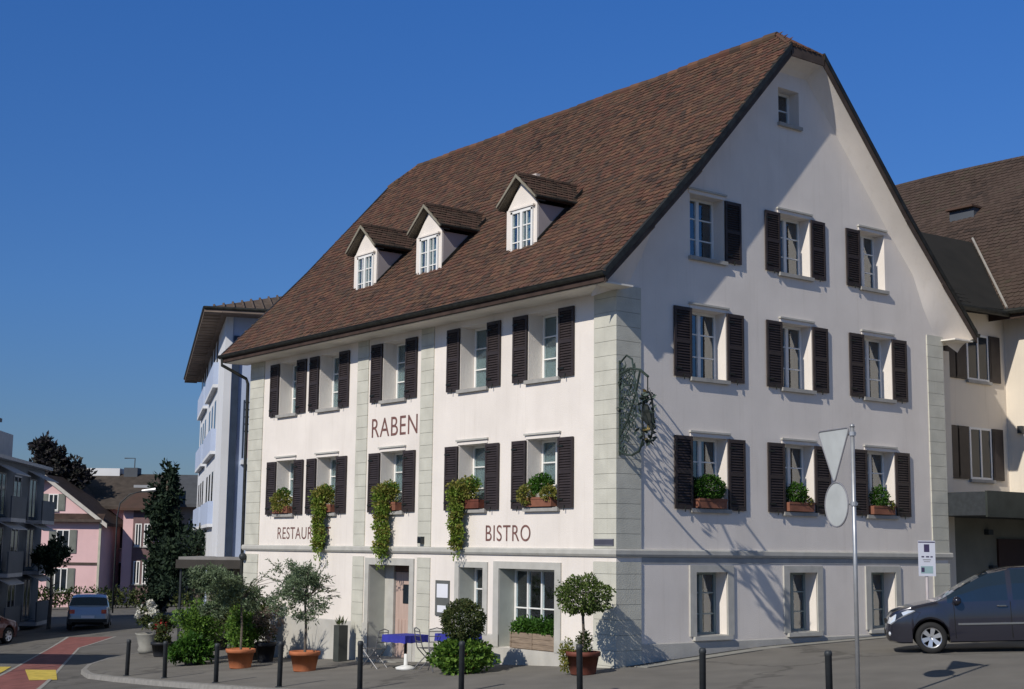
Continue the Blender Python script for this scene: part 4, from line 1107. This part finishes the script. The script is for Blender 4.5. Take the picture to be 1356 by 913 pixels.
    for w in wheels:
        for sgn in (1, -1):
            ar = MB(); yy = sgn*(interp(half, w)-.02); N = 16
            vs = []
            for k in range(N+1):
                q = math.pi*k/N
                vs += [(w-(ra+.0)*math.cos(q), yy, r+ra*math.sin(q)), (w-(ra+.0)*math.cos(q), yy-sgn*.35, r+ra*math.sin(q))]
            ar.add(vs, [(2*i, 2*i+1, 2*i+3, 2*i+2) for i in range(N)], RUBBER)
            ar.add([vs[2*i+1] for i in range(N+1)], [tuple(range(N+1))], RUBBER); ar.build('wheel_arch', o)
    return o
cp = Vector((.7924, -.6099, 0)); cq = Vector((.6024, .7854, 0)).normalized(); cam0 = Vector((-19.3135, -21.633, 0))
# MPV : nose to the left of the picture, body along the camera's right axis
hd = math.atan2(-.6099, .7924)-R_(13)
hx_, hy_ = math.cos(hd), math.sin(hd)
wc_ = Vector((4.84, -3.94, 0)); nose = wc_-Vector((hx_, hy_, 0))*.836
zc = gz(wc_.x, wc_.y)
mtop = [(0, .50), (.02, .62), (.06, .74), (.14, .83), (.30, .90), (.60, .97), (.98, 1.04), (1.10, 1.08), (1.5, 1.315), (1.9, 1.535), (2.1, 1.62), (2.5, 1.69), (3.2, 1.71), (4.0, 1.67), (4.35, 1.60), (4.5, 1.35), (4.64, 1.02), (4.69, .6)]
mbelt = [(0, .46), (.06, .66), (.14, .745), (.30, .82), (.6, .90), (1.0, .985), (1.4, 1.02), (4.3, 1.07), (4.5, 1.03), (4.69, .56)]
mhalf = [(0, .52), (.03, .60), (.1, .70), (.25, .80), (.5, .85), (1.0, .88), (3.9, .88), (4.4, .83), (4.6, .77), (4.69, .70)]
mlow = [(0, .30), (.05, .24), (.3, .20), (4.3, .22), (4.6, .32), (4.69, .4)]
zr = gz(nose.x+hx_*3.6, nose.y+hy_*3.6); slope_ = (zr-zc)/2.72
mpv = car('parked_minivan', 'dark grey blue people carrier parked nose left by the right gable corner', (nose.x, nose.y, zc-.836*slope_), hd, PAINTMPV, 4.69, mtop, mbelt, mhalf, mlow, (.88, 3.60), .315, (1.12, 2.08), [(1.24, 2.42), (2.52, 3.42), (3.52, 4.25)], (4.36, 4.56))
pitchc = math.atan(slope_); mpv.rotation_euler = Matrix.Rotation(hd, 3, 'Z').to_euler(); mpv.rotation_euler.y = -pitchc; mpv.scale = (.95, .95, .95)
for sgn in (-1, 1):
    mb = MB()
    pts = [(.055, .60, .60), (.10, .70, .585), (.34, .815, .74), (.60, .858, .855), (.46, .79, .862), (.24, .73, .80), (.10, .63, .725)]
    P = [Vector((a, sgn*b*1.005, c)) for a, b, c in pts]
    mb.prism(P, Vector((-.02, sgn*.015, .016)), LAMPCL); fixn(mb.build('headlight', mpv))
    mb = MB(); mb.ellipsoid((.075, sgn*.61, .40), (.035, .075, .055), LAMPCL); mb.build('fog_lamp', mpv, smooth=True)
    mb = MB(); mb.ellipsoid((1.42, sgn*.99, 1.055), (.09, .11, .085), PAINTMPV); mb.box(1.36, 1.45, min(sgn*.86, sgn*.95), max(sgn*.86, sgn*.95), 1.02, 1.06, RUBBER); mb.build('mirror', mpv, smooth=True)
    mb = MB(); mb.box(1.42, 3.2, min(sgn*.879, sgn*.90), max(sgn*.879, sgn*.90), .565, .60, CHROME); mb.build('side_trim', mpv)
    for a in (2.20, 3.22):
        mb = MB(); mb.tube([(a, sgn*.885, .93), (a+.03, sgn*.915, .935), (a+.17, sgn*.915, .935), (a+.2, sgn*.885, .93)], .014, CHROME, 6); mb.build('door_handle', mpv)
    mb = MB()
    for a, z1 in ((1.36, .98), (2.46, 1.02), (3.46, 1.03)): mb.tube([(a, sgn*.884, .30), (a, sgn*.888, .6), (a, sgn*.865, z1)], .006, RUBBER, 4)
    mb.build('door_gap', mpv)
mb = MB(); mb.box(-.012, .012, -.48, .48, .36, .46, RUBBER); mb.box(.0, .05, -.42, .42, .6, .68, RUBBER); mb.build('grille', mpv)
# silver hatchback seen from behind, driving away up the side street
ax = Vector((.40, .917, 0)).normalized()
stop = [(0, .5), (.05, .68), (.3, .80), (1.0, .93), (1.15, .98), (1.9, 1.36), (2.3, 1.42), (3.1, 1.40), (3.5, 1.30), (3.95, .98), (4.2, .92), (4.27, .6)]
sbelt = [(0, .45), (.05, .60), (.3, .72), (1.0, .85), (3.5, .92), (3.95, .90), (4.2, .85), (4.27, .5)]
shalf = [(0, .5), (.1, .66), (.4, .80), (1, .85), (3.5, .85), (4.1, .80), (4.27, .72)]
slow = [(0, .3), (.3, .2), (4.0, .22), (4.27, .36)]
tail = Vector((2.72, 35.2, 0)); ns = tail+ax*4.27
sil = car('silver_hatchback', 'silver blue car seen from behind on the side street', (ns.x, ns.y, gz(tail.x, tail.y)-.115), math.atan2(-ax.y, -ax.x), PAINTSIL, 4.27, stop, sbelt, shalf, slow, (.85, 3.4), .30, (1.2, 1.9), [(1.35, 2.2), (2.3, 3.3)], (3.5, 3.93))
for s in (-1, 1): mb = MB(); mb.box(4.16, 4.262, min(s*.52, s*.72), max(s*.52, s*.72), .68, .84, REDLENS); mb.build('tail_light', sil)
mb = MB(); mb.box(4.25, 4.285, -.26, .26, .50, .61, SIGNW); mb.build('number_plate', sil)
mb = MB(); mb.box(4.10, 4.29, -.76, .76, .34, .47, RUBBER); mb.build('bumper', sil)
ax2 = Vector((.45, .893, 0)).normalized(); rp = Vector((-1.2, 33.4, 0))
red = car('dark_red_car', 'dark red car standing at the left edge of the side street', (rp.x, rp.y, gz(rp.x, rp.y)-.115), math.atan2(-ax2.y, -ax2.x)+R_(-28), PAINTRED, 4.27, stop, sbelt, shalf, slow, (.85, 3.4), .30, (1.2, 1.9), [(1.35, 2.2), (2.3, 3.3)], (3.5, 3.93))
for s in (-1, 1): mb = MB(); mb.box(4.16, 4.262, min(s*.52, s*.72), max(s*.52, s*.72), .68, .84, REDLENS); mb.build('tail_light', red)
# ================================================================== other buildings
class Frame:
    """local frame on a wall: origin, direction along (as seen from outside, left to right), outward normal"""
    def __init__(s, o, along): s.o = Vector(o); s.a = Vector(along).normalized(); s.n = Vector((s.a.y, -s.a.x, 0))
    def p(s, a, b, z): return s.o+s.a*a+s.n*b+Vector((0, 0, z))
    def box(s, mb, a0, a1, b0, b1, z0, z1, m): mb.prism([s.p(a0, b0, z0), s.p(a1, b0, z0), s.p(a1, b1, z0), s.p(a0, b1, z0)], (0, 0, z1-z0), m)
def simple_window(fr, root, a0, a1, z0, z1, sh=None, shw=.5, rec=.12, frame=WOODW, bars=True):
    mb = MB(); t = .06
    fr.box(mb, a0, a1, -.0, .03, z1-t, z1, frame); fr.box(mb, a0, a1, 0, .03, z0, z0+t, frame); fr.box(mb, a0, a0+t, 0, .03, z0+t, z1-t, frame); fr.box(mb, a1-t, a1, 0, .03, z0+t, z1-t, frame)
    if bars: fr.box(mb, (a0+a1)/2-.03, (a0+a1)/2+.03, 0, .035, z0+t, z1-t, frame)
    fr.box(mb, a0-.05, a1+.05, 0, .09, z0-.08, z0, WSILL)
    w = mb.build('window', root)
    g = MB(); fr.box(g, a0+t, a1-t, .004, .012, z0+t, z1-t, GLASSD); g.build('pane', w)
    if sh:
        for c0, c1 in ((a0-shw-.02, a0-.02), (a1+.02, a1+shw+.02)):
            s = MB(); fr.box(s, c0, c1, .02, .055, z0, z1, sh); fr.box(s, c0+.06, c1-.06, .05, .064, z0+.08, z1-.08, sh); s.build('shutter', root)
    return w
def slab_roof(mb, P, th, m, mu=None):
    P = [Vector(p) for p in P]; mb.prism(P, (0, 0, -th), m)

# ---- cream building to the right
cb = thing('cream_building', 'cream building with dark shutters and big brown roof at the right edge', 'building')
ya, xb = 1.0, 15.35
mb = MB()
mb.box(BW+.02, xb+6, ya, ya+9, -.5, 8.9, CREAM)
mb.box(xb, xb+9, -9, ya+.2, 4.0, 8.9, CREAM)
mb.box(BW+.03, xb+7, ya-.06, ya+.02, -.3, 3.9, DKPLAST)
mb.box(BW+.02, BW+1.2, .62, 9, -.5, 7.6, CREAM)
mb.build('wall', cb)
fa = Frame((BW, ya, 0), (1, 0, 0))
for z0, z1 in ((7.0, 8.28), (4.32, 5.72)):
    mb = MB(); simple_window(fa, cb, 2.50, 3.50, z0, z1, None)
    for c in (1.72, 2.18, 3.75):
        s = MB(); fa.box(s, c-.25, c+.25, .02, .06, z0, z1, SHUT); fa.box(s, c-.19, c+.19, .055, .068, z0+.08, z1-.08, SHUT); s.build('shutter', cb)
# canopy
mb = MB(); mb.box(BW+.04, xb+7, -1.1, ya-.07, 3.28, 3.86, BOLL); mb.box(BW+.035, xb+7, -1.16, -1.1, 3.24, 3.88, mat('canopy fascia', (.035, .042, .038), .6, var=.2))
mb.box(BW+1.8, xb+7, -1.175, -1.16, 3.70, 3.725, STEEL); mb.build('canopy', cb)
mb = MB(); mb.box(14.55, 15.9, ya-.12, ya-.06, 0.55, 2.75, mat('entrance door', (.05, .025, .02), .6)); mb.build('door', cb)
mb = MB(); mb.box(12.0, 14.4, ya-.75, ya-.07, .3, 1.1, PLINTH); mb.build('low_wall', cb)
for (a, z) in ((14.0, 2.85), (14.15, 1.9)):
    mb = MB(); mb.box(a, a+.22, ya-.2, ya-.06, z, z+.14, BOLL); mb.build('lantern', cb)
for y, z in ((.55, 5.72), (-.35, 5.78)):
    mb = MB(); mb.box(xb-.12, xb, y-.07, y+.07, z-.1, z+.1, BOLL); mb.build('wall_light', cb)
# roofs: main wing facing the inn, lower link roof facing the street, pale valley between
mb = MB()
ez, rz2 = 8.95, 15.3
E0 = xb-.7; RX = xb+6.1
mb.prism([(E0, -9, ez), (E0, ya-.9, ez), (E0, 30, ez), (RX, 30, rz2), (RX, -9, rz2)], (0, 0, -.25), TILEUNDER)
mb.build('roof', cb)
mb = MB(); mb.prism([(RX, -9, rz2), (RX, 30, rz2), (RX+7, 30, ez), (RX+7, -9, ez)], (0, 0, -.25), TILEUNDER); mb.build('rear_roof', cb)
tm = MB()
V = Vector((RX-E0, 0, rz2-ez)); L = V.length; V.normalize(); N = Vector((-V.z, 0, V.x)); U = Vector((0, 1, 0)); s = 0; row = 0
while s < L:
    y = -4.5+.1*(row % 2)
    while y < 16:
        tile_plate(tm, Vector((E0, y, ez))+V*s+N*.012+Vector((0, 0, .03*math.sin(y*.7+s))), U, V, N, .20, .24, MATS['dark brown tiles'] if 'dark brown tiles' in MATS else ramp_mat('dark brown tiles', [(.04, .03, .026), (.065, .045, .036), (.08, .055, .045), (.06, .05, .035)], .9, noise=.5, nscale=.6)); y += .20
    s += .19; row += 1
tm.build('roof_tiles', cb)
# link roof (faces the street, in raking light)
tm = MB()
ly0 = ya-.55; lz = 8.85
k = (rz2-ez)/(RX-E0)
q0 = (BW+.6, ly0, lz); q1 = (E0+.05, ly0, lz+.12); q2 = (E0+3.0, ly0+3.0, lz+.12+3.0*k); q3 = (BW+.6, ly0+3.0, lz+3.0*k)
LINKTILE = ramp_mat('shade-darkened link tiles', [(.014, .014, .014), (.024, .023, .021), (.034, .031, .028)], .85, noise=.4, nscale=1.5)  # near-black colour stands in for the main roof's shadow on these tiles
tm.prism([q0, q1, q2, q3], (0, 0, -.2), LINKTILE)
V = (Vector(q3)-Vector(q0)).normalized(); U = Vector((1, 0, 0)); N = U.cross(V); L = (Vector(q3)-Vector(q0)).length; s = 0; row = 0
while s < L:
    x = q0[0]+.1*(row % 2)
    while x < E0+.05+s*V.y: tile_plate(tm, Vector((x, ly0, lz))+V*s+N*.02, U, V, N, .2, .24, LINKTILE); x += .2
    s += .19; row += 1
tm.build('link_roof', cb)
mb = MB(); mb.tube([(E0-.02, ly0-.05, lz+.17), (E0+3.0, ly0+3.0, lz+.25+3.0*k)], .035, mat('lead valley', (.33, .31, .28), .6), 6); mb.build('valley', cb)
mb = MB(); mb.tube([(BW+.6, ly0-.08, lz-.05), (E0, ly0-.08, lz-.02)], .08, GUTTER, 8); mb.tube([(E0-.08, ly0, ez-.06), (E0-.08, -9, ez-.06)], .08, GUTTER, 8); mb.build('gutter', cb)
mb = MB()   # dark roof hatch dormer
hx, hy = xb+3.5, 4.6; hz = ez+(hx-E0)*k
mb.box(hx-.05, hx+1.0, hy-.45, hy+.45, hz-.3, hz+.33, GREYB); mb.box(hx-.2, hx+1.1, hy-.5, hy+.5, hz+.33, hz+.39, TILED); mb.build('roof_hatch', cb)
o = plate('wall_plaque', 'small dark plaque on the shaded wall beside the right inn corner', 'plaque', lambda a, b, z: Vector((a, ya-.06+b, z)), BW+.35, BW+1.0, 2.15, 2.55, PLAQ, b=-.03)

# ---- pale blue building behind the inn on the left
bb = thing('blue_building', 'pale blue apartment building with balconies and brown overhanging roof behind the inn', 'apartment building', (2.4, 23.4, -1.0))
c0 = Vector((2.59, 23.31, 0)); far = Vector((10.40, 41.75, 0)); fd = (c0-far); fl = fd.length
sd = Vector((fd.y, -fd.x, 0)).normalized()*-1   # along side wall, away from the street
if sd.x < 0: sd = -sd
lo_ = Vector((2.4, 23.4, -1.0))
def loc(mb): mb.v = [tuple(Vector(v)-lo_) for v in mb.v]; return mb
HE = 10.45
side_len = 13.0
mb = MB(); mb.prism([c0, c0+sd*side_len, far+sd*side_len, far], (0, 0, HE), BLUEW); mb.v = [tuple(Vector(v)+Vector((0, 0, -1.2 if i % 8 < 4 else 0))) for i, v in enumerate(mb.v)]
fixn(loc(mb).build('wall', bb))
ff = Frame(far, fd); fs_ = Frame(c0, sd)
mb = MB(); ff.box(mb, 0, fl+.02, 0, .05, 1.9, HE, WHITEW); fs_.box(mb, -.05, .20, 0, .05, -1.0, HE, WHITEW); loc(mb).build('street_front', bb)
for k, z in enumerate((3.2, 5.9, 8.4)):
    for a0, a1 in ((1.0, 7.4), (9.2, 16.0)):
        mb = MB(); ff.box(mb, a0, a1, .05, .24, z-.2, z-.08, WHITEW); ff.box(mb, a0, a1, .20, .24, z-.08, z+.75, BLUEW); ff.box(mb, a0, a0+.06, .05, .20, z-.08, z+.75, BLUEW); ff.box(mb, a1-.06, a1, .05, .20, z-.08, z+.75, BLUEW); loc(mb).build('balcony', bb)
        for q in range(3):
            g = MB(); t0 = a0+.5+q*(a1-a0)/3; ff.box(g, t0, t0+.95, .05, .062, z, min(z+1.9, HE-.2), GLASSD); loc(g).build('balcony_door', bb)
mb = MB(); fs_.box(mb, .24, .44, .0, .10, -1.0, 9.6, NAVY); loc(mb).build('downpipe', bb)
mb = MB()
for z in (6.2, 6.45, 6.7, 6.95, 7.2): fs_.box(mb, .62, 2.4, .52, .56, z, z+.045, NAVY)
fs_.box(mb, .62, .68, .5, .58, 5.3, 7.3, NAVY); fs_.box(mb, .62, 2.4, .0, .56, 5.1, 5.25, WHITEW); fs_.box(mb, .70, 2.4, .50, .54, 5.3, 6.15, mat('rosy panel', (.62, .47, .48), .7)); loc(mb).build('side_balcony', bb)
# roof with wide eaves
mb = MB(); ov = .95
oe = .85; A = c0-sd*oe+fd.normalized()*ov; B = c0+sd*(side_len+ov)+fd.normalized()*ov; C_ = far+sd*(side_len+ov)-fd.normalized()*ov; D_ = far-sd*oe-fd.normalized()*ov
z0 = HE-.05
h_ = Vector((0, 0, 1))
r1 = (c0+sd*side_len*.5-fd.normalized()*6)+h_*(z0+2.6); r2 = (far+sd*side_len*.5+fd.normalized()*6)+h_*(z0+2.6)
P = [p+h_*z0 for p in (A, B, C_, D_)]
RT = mat('ribbed brown roofing', (.10, .075, .06), .8, var=.3, scale=3)
mb.add(P+[r1, r2], [(0, 1, 4), (1, 2, 5, 4), (2, 3, 5), (3, 0, 4, 5)], RT)
mb.prism([p-h_*.14 for p in P], (0, 0, .136), mat('brown eave boards', (.20, .155, .125), .8, var=.2, scale=2))
for t in [i/44 for i in range(45)]:
    p = P[0]*(1-t)+P[1]*t; q = p*(1-.34)+ (r1)*.34
    u = min(t, 1-t)
    tq = P[0]*(1-t)+P[1]*t; top_ = tq+(r1-(P[0]+P[1])*.5)*min(1, u*2)
    mb.tube([p+h_*.03, top_+h_*.03], .05, RT, 5)
    e = P[0]*(1-t)+P[3]*t; mb.box(0, 0, 0, 0, 0, 0, RT)
for t in [i/30 for i in range(31)]:
    p = (P[0]*(1-t)+P[3]*t)-h_*.15; mb.tube([p, p+sd*.6], .04, MATS['brown eave boards'], 4)
mb.tube([P[0], P[1]], .06, GUTTER, 8); mb.tube([P[0], P[3]], .06, GUTTER, 8)
loc(mb).build('roof', bb)

# ---- awning pavilion left of the inn
aw = thing('awning_pavilion', 'low dark pavilion with flat awning left of the inn, behind the green shrubs', 'pavilion', (2.6, 21.0, gz(2.6, 21)))
l2 = Vector((2.6, 21.0, gz(2.6, 21)))
mb = MB(); f2 = Frame((.2, 23.2, 0), (.793, -.609, 0))
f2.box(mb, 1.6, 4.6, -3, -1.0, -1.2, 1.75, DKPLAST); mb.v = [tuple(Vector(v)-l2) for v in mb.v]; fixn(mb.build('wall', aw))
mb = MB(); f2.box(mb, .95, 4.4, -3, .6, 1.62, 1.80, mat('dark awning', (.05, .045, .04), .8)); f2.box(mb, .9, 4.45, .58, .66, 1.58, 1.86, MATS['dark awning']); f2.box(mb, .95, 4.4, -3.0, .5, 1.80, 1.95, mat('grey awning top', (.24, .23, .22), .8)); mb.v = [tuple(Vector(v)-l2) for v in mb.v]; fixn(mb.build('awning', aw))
mb = MB()
for a in (1.05, 2.7, 4.2): mb.tube([f2.p(a, .5, -1.2)-l2, f2.p(a, .5, 1.62)-l2], .04, BOLL, 6)
mb.build('awning_posts', aw)

# ---- dark grey block at the left edge
gb = thing('grey_building', 'dark blue grey apartment block with terraces at the left edge', 'apartment building', (3.20, 42.53, -1.2))
g0 = Vector((3.20, 42.53, 0)); gd = Vector((0.5112, 0.8595, 0)).normalized()      # runs along the side street
gl_ = Vector((3.20, 42.53, -1.2)); nrm = Vector((gd.y, -gd.x, 0))   # faces the street (+x)
near = g0-gd*12.5; back = -nrm*9
def gloc(mb): mb.v = [tuple(Vector(v)-gl_) for v in mb.v]; return mb
mb = MB(); mb.prism([near, g0, g0+back, near+back], (0, 0, 5.6), GREYB); mb.v = [tuple(Vector(v)+Vector((0, 0, -1.8 if i < 4 else 0))) for i, v in enumerate(mb.v)]; fixn(gloc(mb).build('wall', gb))
fg = Frame(near, gd)
mb = MB(); fg.box(mb, -.2, 12.75, -9, .3, 5.6, 5.74, GREYL); fg.box(mb, 0, 6.4, -8.5, -1.2, 5.74, 7.3, GREYB); fg.box(mb, 0, 6.8, -8.8, -.7, 7.3, 7.45, GREYB); gloc(mb).build('terrace', gb)
mb = MB(); fg.box(mb, 8.0, 11.2, -1.6, -1.2, 5.75, 7.1, GREYL); gloc(mb).build('terrace_screen', gb)
for z in (-.9, 1.25, 3.4):
    for a in (.8, 3.6, 6.4, 9.4):
        w = simple_window(Frame(near-gl_, gd), gb, a, a+1.4, z, z+1.7, None, frame=GREYL)
    for a in (3.2, 9.0):
        mb = MB(); fg.box(mb, a, a+2.6, .0, .7, z-.25, z-.1, GREYL); fg.box(mb, a, a+2.6, .64, .7, z-.1, z+.75, GREYB); gloc(mb).build('balcony', gb)
        mb = MB(); mb.prism([fg.p(a, 0, z+2.0), fg.p(a+2.6, 0, z+2.0), fg.p(a+2.6, .8, z+1.6), fg.p(a, .8, z+1.6)], (0, 0, .04), GREYL); gloc(mb).build('sunblind', gb)

# ---- pink house down the street
ph = thing('pink_house', 'pink house with grey shutters and brown gable roof down the side street', 'house', (12, 62.8, -1.5))
pl = Vector((12, 62.8, -1.5))
right = Vector((.7924, -.6099, 0)).normalized(); away = Vector((.6099, .7924, 0)).normalized()
pf = Frame(Vector((13.66, 62.11, 0))-right*7.0, right)        # gable front, a: 0..7
gpf = Frame(pf.o-pl, right)
def ploc(mb): mb.v = [tuple(Vector(v)-pl) for v in mb.v]; return mb
mb = MB()
prof_ = [(0, -1.8), (7, -1.8), (7, 3.70), (3.6, 6.25), (0, 3.70)]
mb.prism([pf.p(a, 0, z) for a, z in prof_], away*9, PINKW)
fixn(ploc(mb).build('wall', ph))
mb = MB()
pf.box(mb, -.1, 7.15, .0, .5, 3.62, 3.78, BARGE)
mb.prism([pf.p(-.2, .45, 3.6), pf.p(7.25, .45, 3.6), pf.p(7.25, 0, 4.05), pf.p(-.2, 0, 4.05)], (0, 0, .08), TILEUNDER)
for s_, (a0, a1) in ((1, (3.6, 7.5)), (-1, (3.6, -.4))):
    mb.prism([pf.p(a0, .4, 6.45), pf.p(a1, .4, 3.55), pf.p(a1, .4, 3.37), pf.p(a0, .4, 6.27)], away*10, TILEUNDER)
    mb.prism([pf.p(a0, .46, 6.43), pf.p(a1, .46, 3.53), pf.p(a1, .46, 3.27), pf.p(a0, .46, 6.17)], -away*.05*-1, mat('pale barge', (.5, .47, .42), .7))
pf.box(mb, 6.92, 7.06, .0, .06, -1.8, 3.6, mat('pale drainpipe', (.45, .43, .35), .7))
pf.box(mb, 0, 7, 0, .05, 1.05, 1.2, BARGE)
fixn(ploc(mb).build('roof', ph))
for z0, z1 in ((1.75, 3.15), (-.55, .85)):
    simple_window(gpf, ph, 4.35, 5.15, z0, z1, SHUTG, .42)
    simple_window(gpf, ph, 1.3, 2.1, z0, z1, SHUTG, .42)
simple_window(gpf, ph, 3.75, 4.35, 4.3, 5.3, SHUTG, .4)
# ---- rear pink wing with long roof
pw = thing('pink_wing_house', 'taller pink house with dark long roof behind the gabled pink house', 'house', (16, 66, -1.5))
p2 = Vector((16, 66, -1.5))
qf = Frame(Vector((14.1, 63.6, 0))+away*3.0-right*7.0, right)
def qloc(mb): mb.v = [tuple(Vector(v)-p2) for v in mb.v]; return mb
mb = MB(); mb.prism([qf.p(0, 0, -1.8), qf.p(9.5, 0, -1.8), qf.p(9.5, -9, -1.8), qf.p(0, -9, -1.8)], (0, 0, 6.6), PINKW)
mb.prism([qf.p(8.3, 2.2, -1.8), qf.p(10.2, 2.2, -1.8), qf.p(10.2, -4, -1.8), qf.p(8.3, -4, -1.8)], (0, 0, 6.4), PINKW)
mb.prism([qf.p(8.95, 2.215, -1.8), qf.p(10.25, 2.215, -1.8), qf.p(10.25, 2.3, -1.8), qf.p(8.95, 2.3, -1.8)], (0, 0, 6.3), mat('brown boarded wall', (.16, .10, .10), .8, var=.15))
fixn(qloc(mb).build('wall', pw))
mb = MB()
mb.prism([qf.p(-.5, .8, 4.7), qf.p(10.4, .8, 4.7), qf.p(9.6, -3.6, 6.95), qf.p(.5, -3.6, 6.95)], (0, 0, -.2), mat('old brown roof', (.062, .05, .042), .9, var=.25, scale=2.5))
mb.prism([qf.p(8.0, 2.8, 4.55), qf.p(10.7, 2.8, 4.55), qf.p(10.4, -.5, 5.6), qf.p(8.3, -.5, 5.6)], (0, 0, -.15), TILED)
fixn(qloc(mb).build('roof', pw))
mb = MB(); qf.box(mb, 4.2, 6.4, -4.5, -3.3, 6.8, 7.3, WHITEW); qf.box(mb, 6.7, 7.6, -4.2, -3.2, 6.7, 7.35, GREYB); mb.tube([qf.p(7.3, -3.6, 6.8), qf.p(7.3, -3.6, 8.0), qf.p(6.6, -3.6, 8.0)], .04, GREYB, 5); qloc(mb).build('rooftop_terrace', pw)
mb = MB(); qf.box(mb, 7.8, 8.9, -2.1, -1.7, 5.75, 6.15, GREYL); qloc(mb).build('skylight', pw)
qw = Frame(qf.p(0, 2.3, 0)-p2, right)
for z in (2.2, -.1):
    simple_window(qw, pw, 9.1, 9.5, z, z+1.4, None); simple_window(qw, pw, 9.65, 10.05, z, z+1.4, None)
qw2 = Frame(qf.p(0, 0, 0)-p2, right)
for z in (2.0, -.3): simple_window(qw2, pw, 7.1, 7.8, z, z+1.5, SHUTG, .35)
# ---- small brown house far behind
fh = thing('far_house', 'small beige house with grey roof beyond the dark conifer', 'house', (21, 67, -1.5))
ffm = Frame(Vector((0, 0, 0)), right)
mb = MB(); ffm.box(mb, -2, 3.2, -6, 0, -.5, 6.6, mat('beige render', (.36, .29, .22), .9)); fixn(mb.build('wall', fh))
mb = MB(); mb.prism([ffm.p(-2.6, .7, 6.5), ffm.p(3.8, .7, 6.5), ffm.p(2.6, -3, 8.6), ffm.p(-1.4, -3, 8.6)], (0, 0, -.2), mat('slate roof', (.07, .075, .085), .8)); fixn(mb.build('roof', fh))
for a in (-1.2, .6): simple_window(Frame(Vector((0, 0, 0)), right), fh, a, a+.8, 4.2, 5.5, None)

# ================================================================== trees
def tree(name, label, x, y, h, parts, m, n, ls, trunk_r=.2, group=None, cl=30):
    z = gz(x, y); o = thing(name, label, 'tree', (x, y, z), 0, group)
    mb = MB(); mb.tube([(0, 0, -.2), (.05, .03, h*.35), (0, .05, h*.7), (0, 0, h*.97)], [trunk_r, trunk_r*.8, trunk_r*.45, .03], BARK, 9)
    for k in range(12):
        a = k*2.4; zz = h*(.25+.042*k); mb.tube([(0, 0, zz), (math.cos(a)*h*.085, math.sin(a)*h*.085, zz+h*.05)], [trunk_r*.3, .02], BARK, 5)
    mb.build('trunk', o)
    mb = MB()
    for (c, r, f) in parts: foliage(mb, c, r, int(n*f), m, ls, ls*.5, clumps=cl)
    mb.build('crown', o); return o
tree('conifer_tree', 'tall dark conifer between pink houses and the pale blue building', 11.1, 46.9, 7.3, [((0, 0, 2.2), (1.1, 1.1, 2.4), .8), ((0, 0, 4.6), (.95, .95, 2.2), .7), ((.1, 0, 6.0), (.6, .6, 1.4), .4)], CONIF, 5500, .26, cl=30)
tree('broad_tree', 'dark purple brown tree rising behind the grey apartment block', 12.7, 67.8, 10.6, [((-.4, .3, 9.2), (1.2, 1.2, 1.5), .8), ((.7, -.6, 8.1), (1.3, 1.3, 1.2), .7), ((-.3, .3, 7.2), (1.7, 1.7, 1.4), .6)], PURPL, 2600, .34, cl=26)
tree('street_tree', 'small dark street tree in front of the grey block and pink house', 2.35, 38.6, 3.6, [((0, 0, 2.9), (.8, .8, .9), 1)], CONIF, 2600, .17, .09, cl=20)
tree('broad_tree', 'dark leafy tree in shade behind the awning pavilion', 6.2, 32.5, 4.2, [((0, 0, 2.3), (1.7, 1.7, 1.7), 1)], CONIF, 4200, .22, cl=26)
o = thing('shadow_canopy', 'added flat canopy on slim posts beyond the left picture edge, casting the road shadow band', 'shadow caster', (-9.2, 22.6, gz(-9.2, 22.6)))  # unseen canopy, added to throw the shadow band across the road
mb = MB(); sd_ = Vector((.40, -.917, 0)); sn_ = Vector((.917, .40, 0))
mb.prism([sd_*a+sn_*b+Vector((0, 0, 4.1)) for a, b in ((-4.5, -1.3), (3.9, -1.3), (3.9, 1.3), (-4.5, 1.3))], (0, 0, .22), BOLL); fixn(mb.build('shadow_canopy_roof', o))
for a in (-4, 0, 3.5):
    mb = MB(); mb.tube([tuple(sd_*a-sn_*1.0+Vector((0, 0, -.2))), tuple(sd_*a-sn_*1.0+Vector((0, 0, 4.1)))], .05, BOLL, 8); mb.build('post', o)
# hedge along the far end of the road
o = thing('hedge', 'low dark hedge across the end of the side street', 'hedge', (12.4, 57.5, gz(12.4, 57.5)))
mb = MB()
for k in range(26): foliage(mb, tuple(right*(-7.5+k*.62)+Vector((0, 0, .5))), (.5, .5, .55), 200, LEAFD, .2, .1, .4)
mb.build('foliage', o)
mb = MB()
for k in range(14): mb.tube([tuple(right*(-7.5+k*1.15)+Vector((0, 0, 0))), tuple(right*(-7.5+k*1.15)+Vector((0, 0, .6)))], .03, BARK, 5)
mb.build('stems', o)
# street lamp
o = thing('street_lamp', 'slim grey street lamp with curved arm beside the pink houses', 'street lamp', (8.9, 47.9, gz(8.9, 47.9)))
mb = MB(); mb.tube([(0, 0, 0), (0, 0, 4.8), tuple(right*.12+Vector((0, 0, 5.5))), tuple(right*.6+Vector((0, 0, 5.95))), tuple(right*1.3+Vector((0, 0, 6.12)))], [.055, .04, .035, .03, .028], BOLL, 8); mb.build('pole', o, smooth=True)
mb = MB(); mb.tube([tuple(right*1.2+Vector((0, 0, 6.12))), tuple(right*1.9+Vector((0, 0, 6.2)))], [.07, .10], STEEL, 8); mb.build('lamp_head', o)

SC.cycles.max_bounces = 8; SC.cycles.transparent_max_bounces = 12
SC.cycles.use_denoising = True
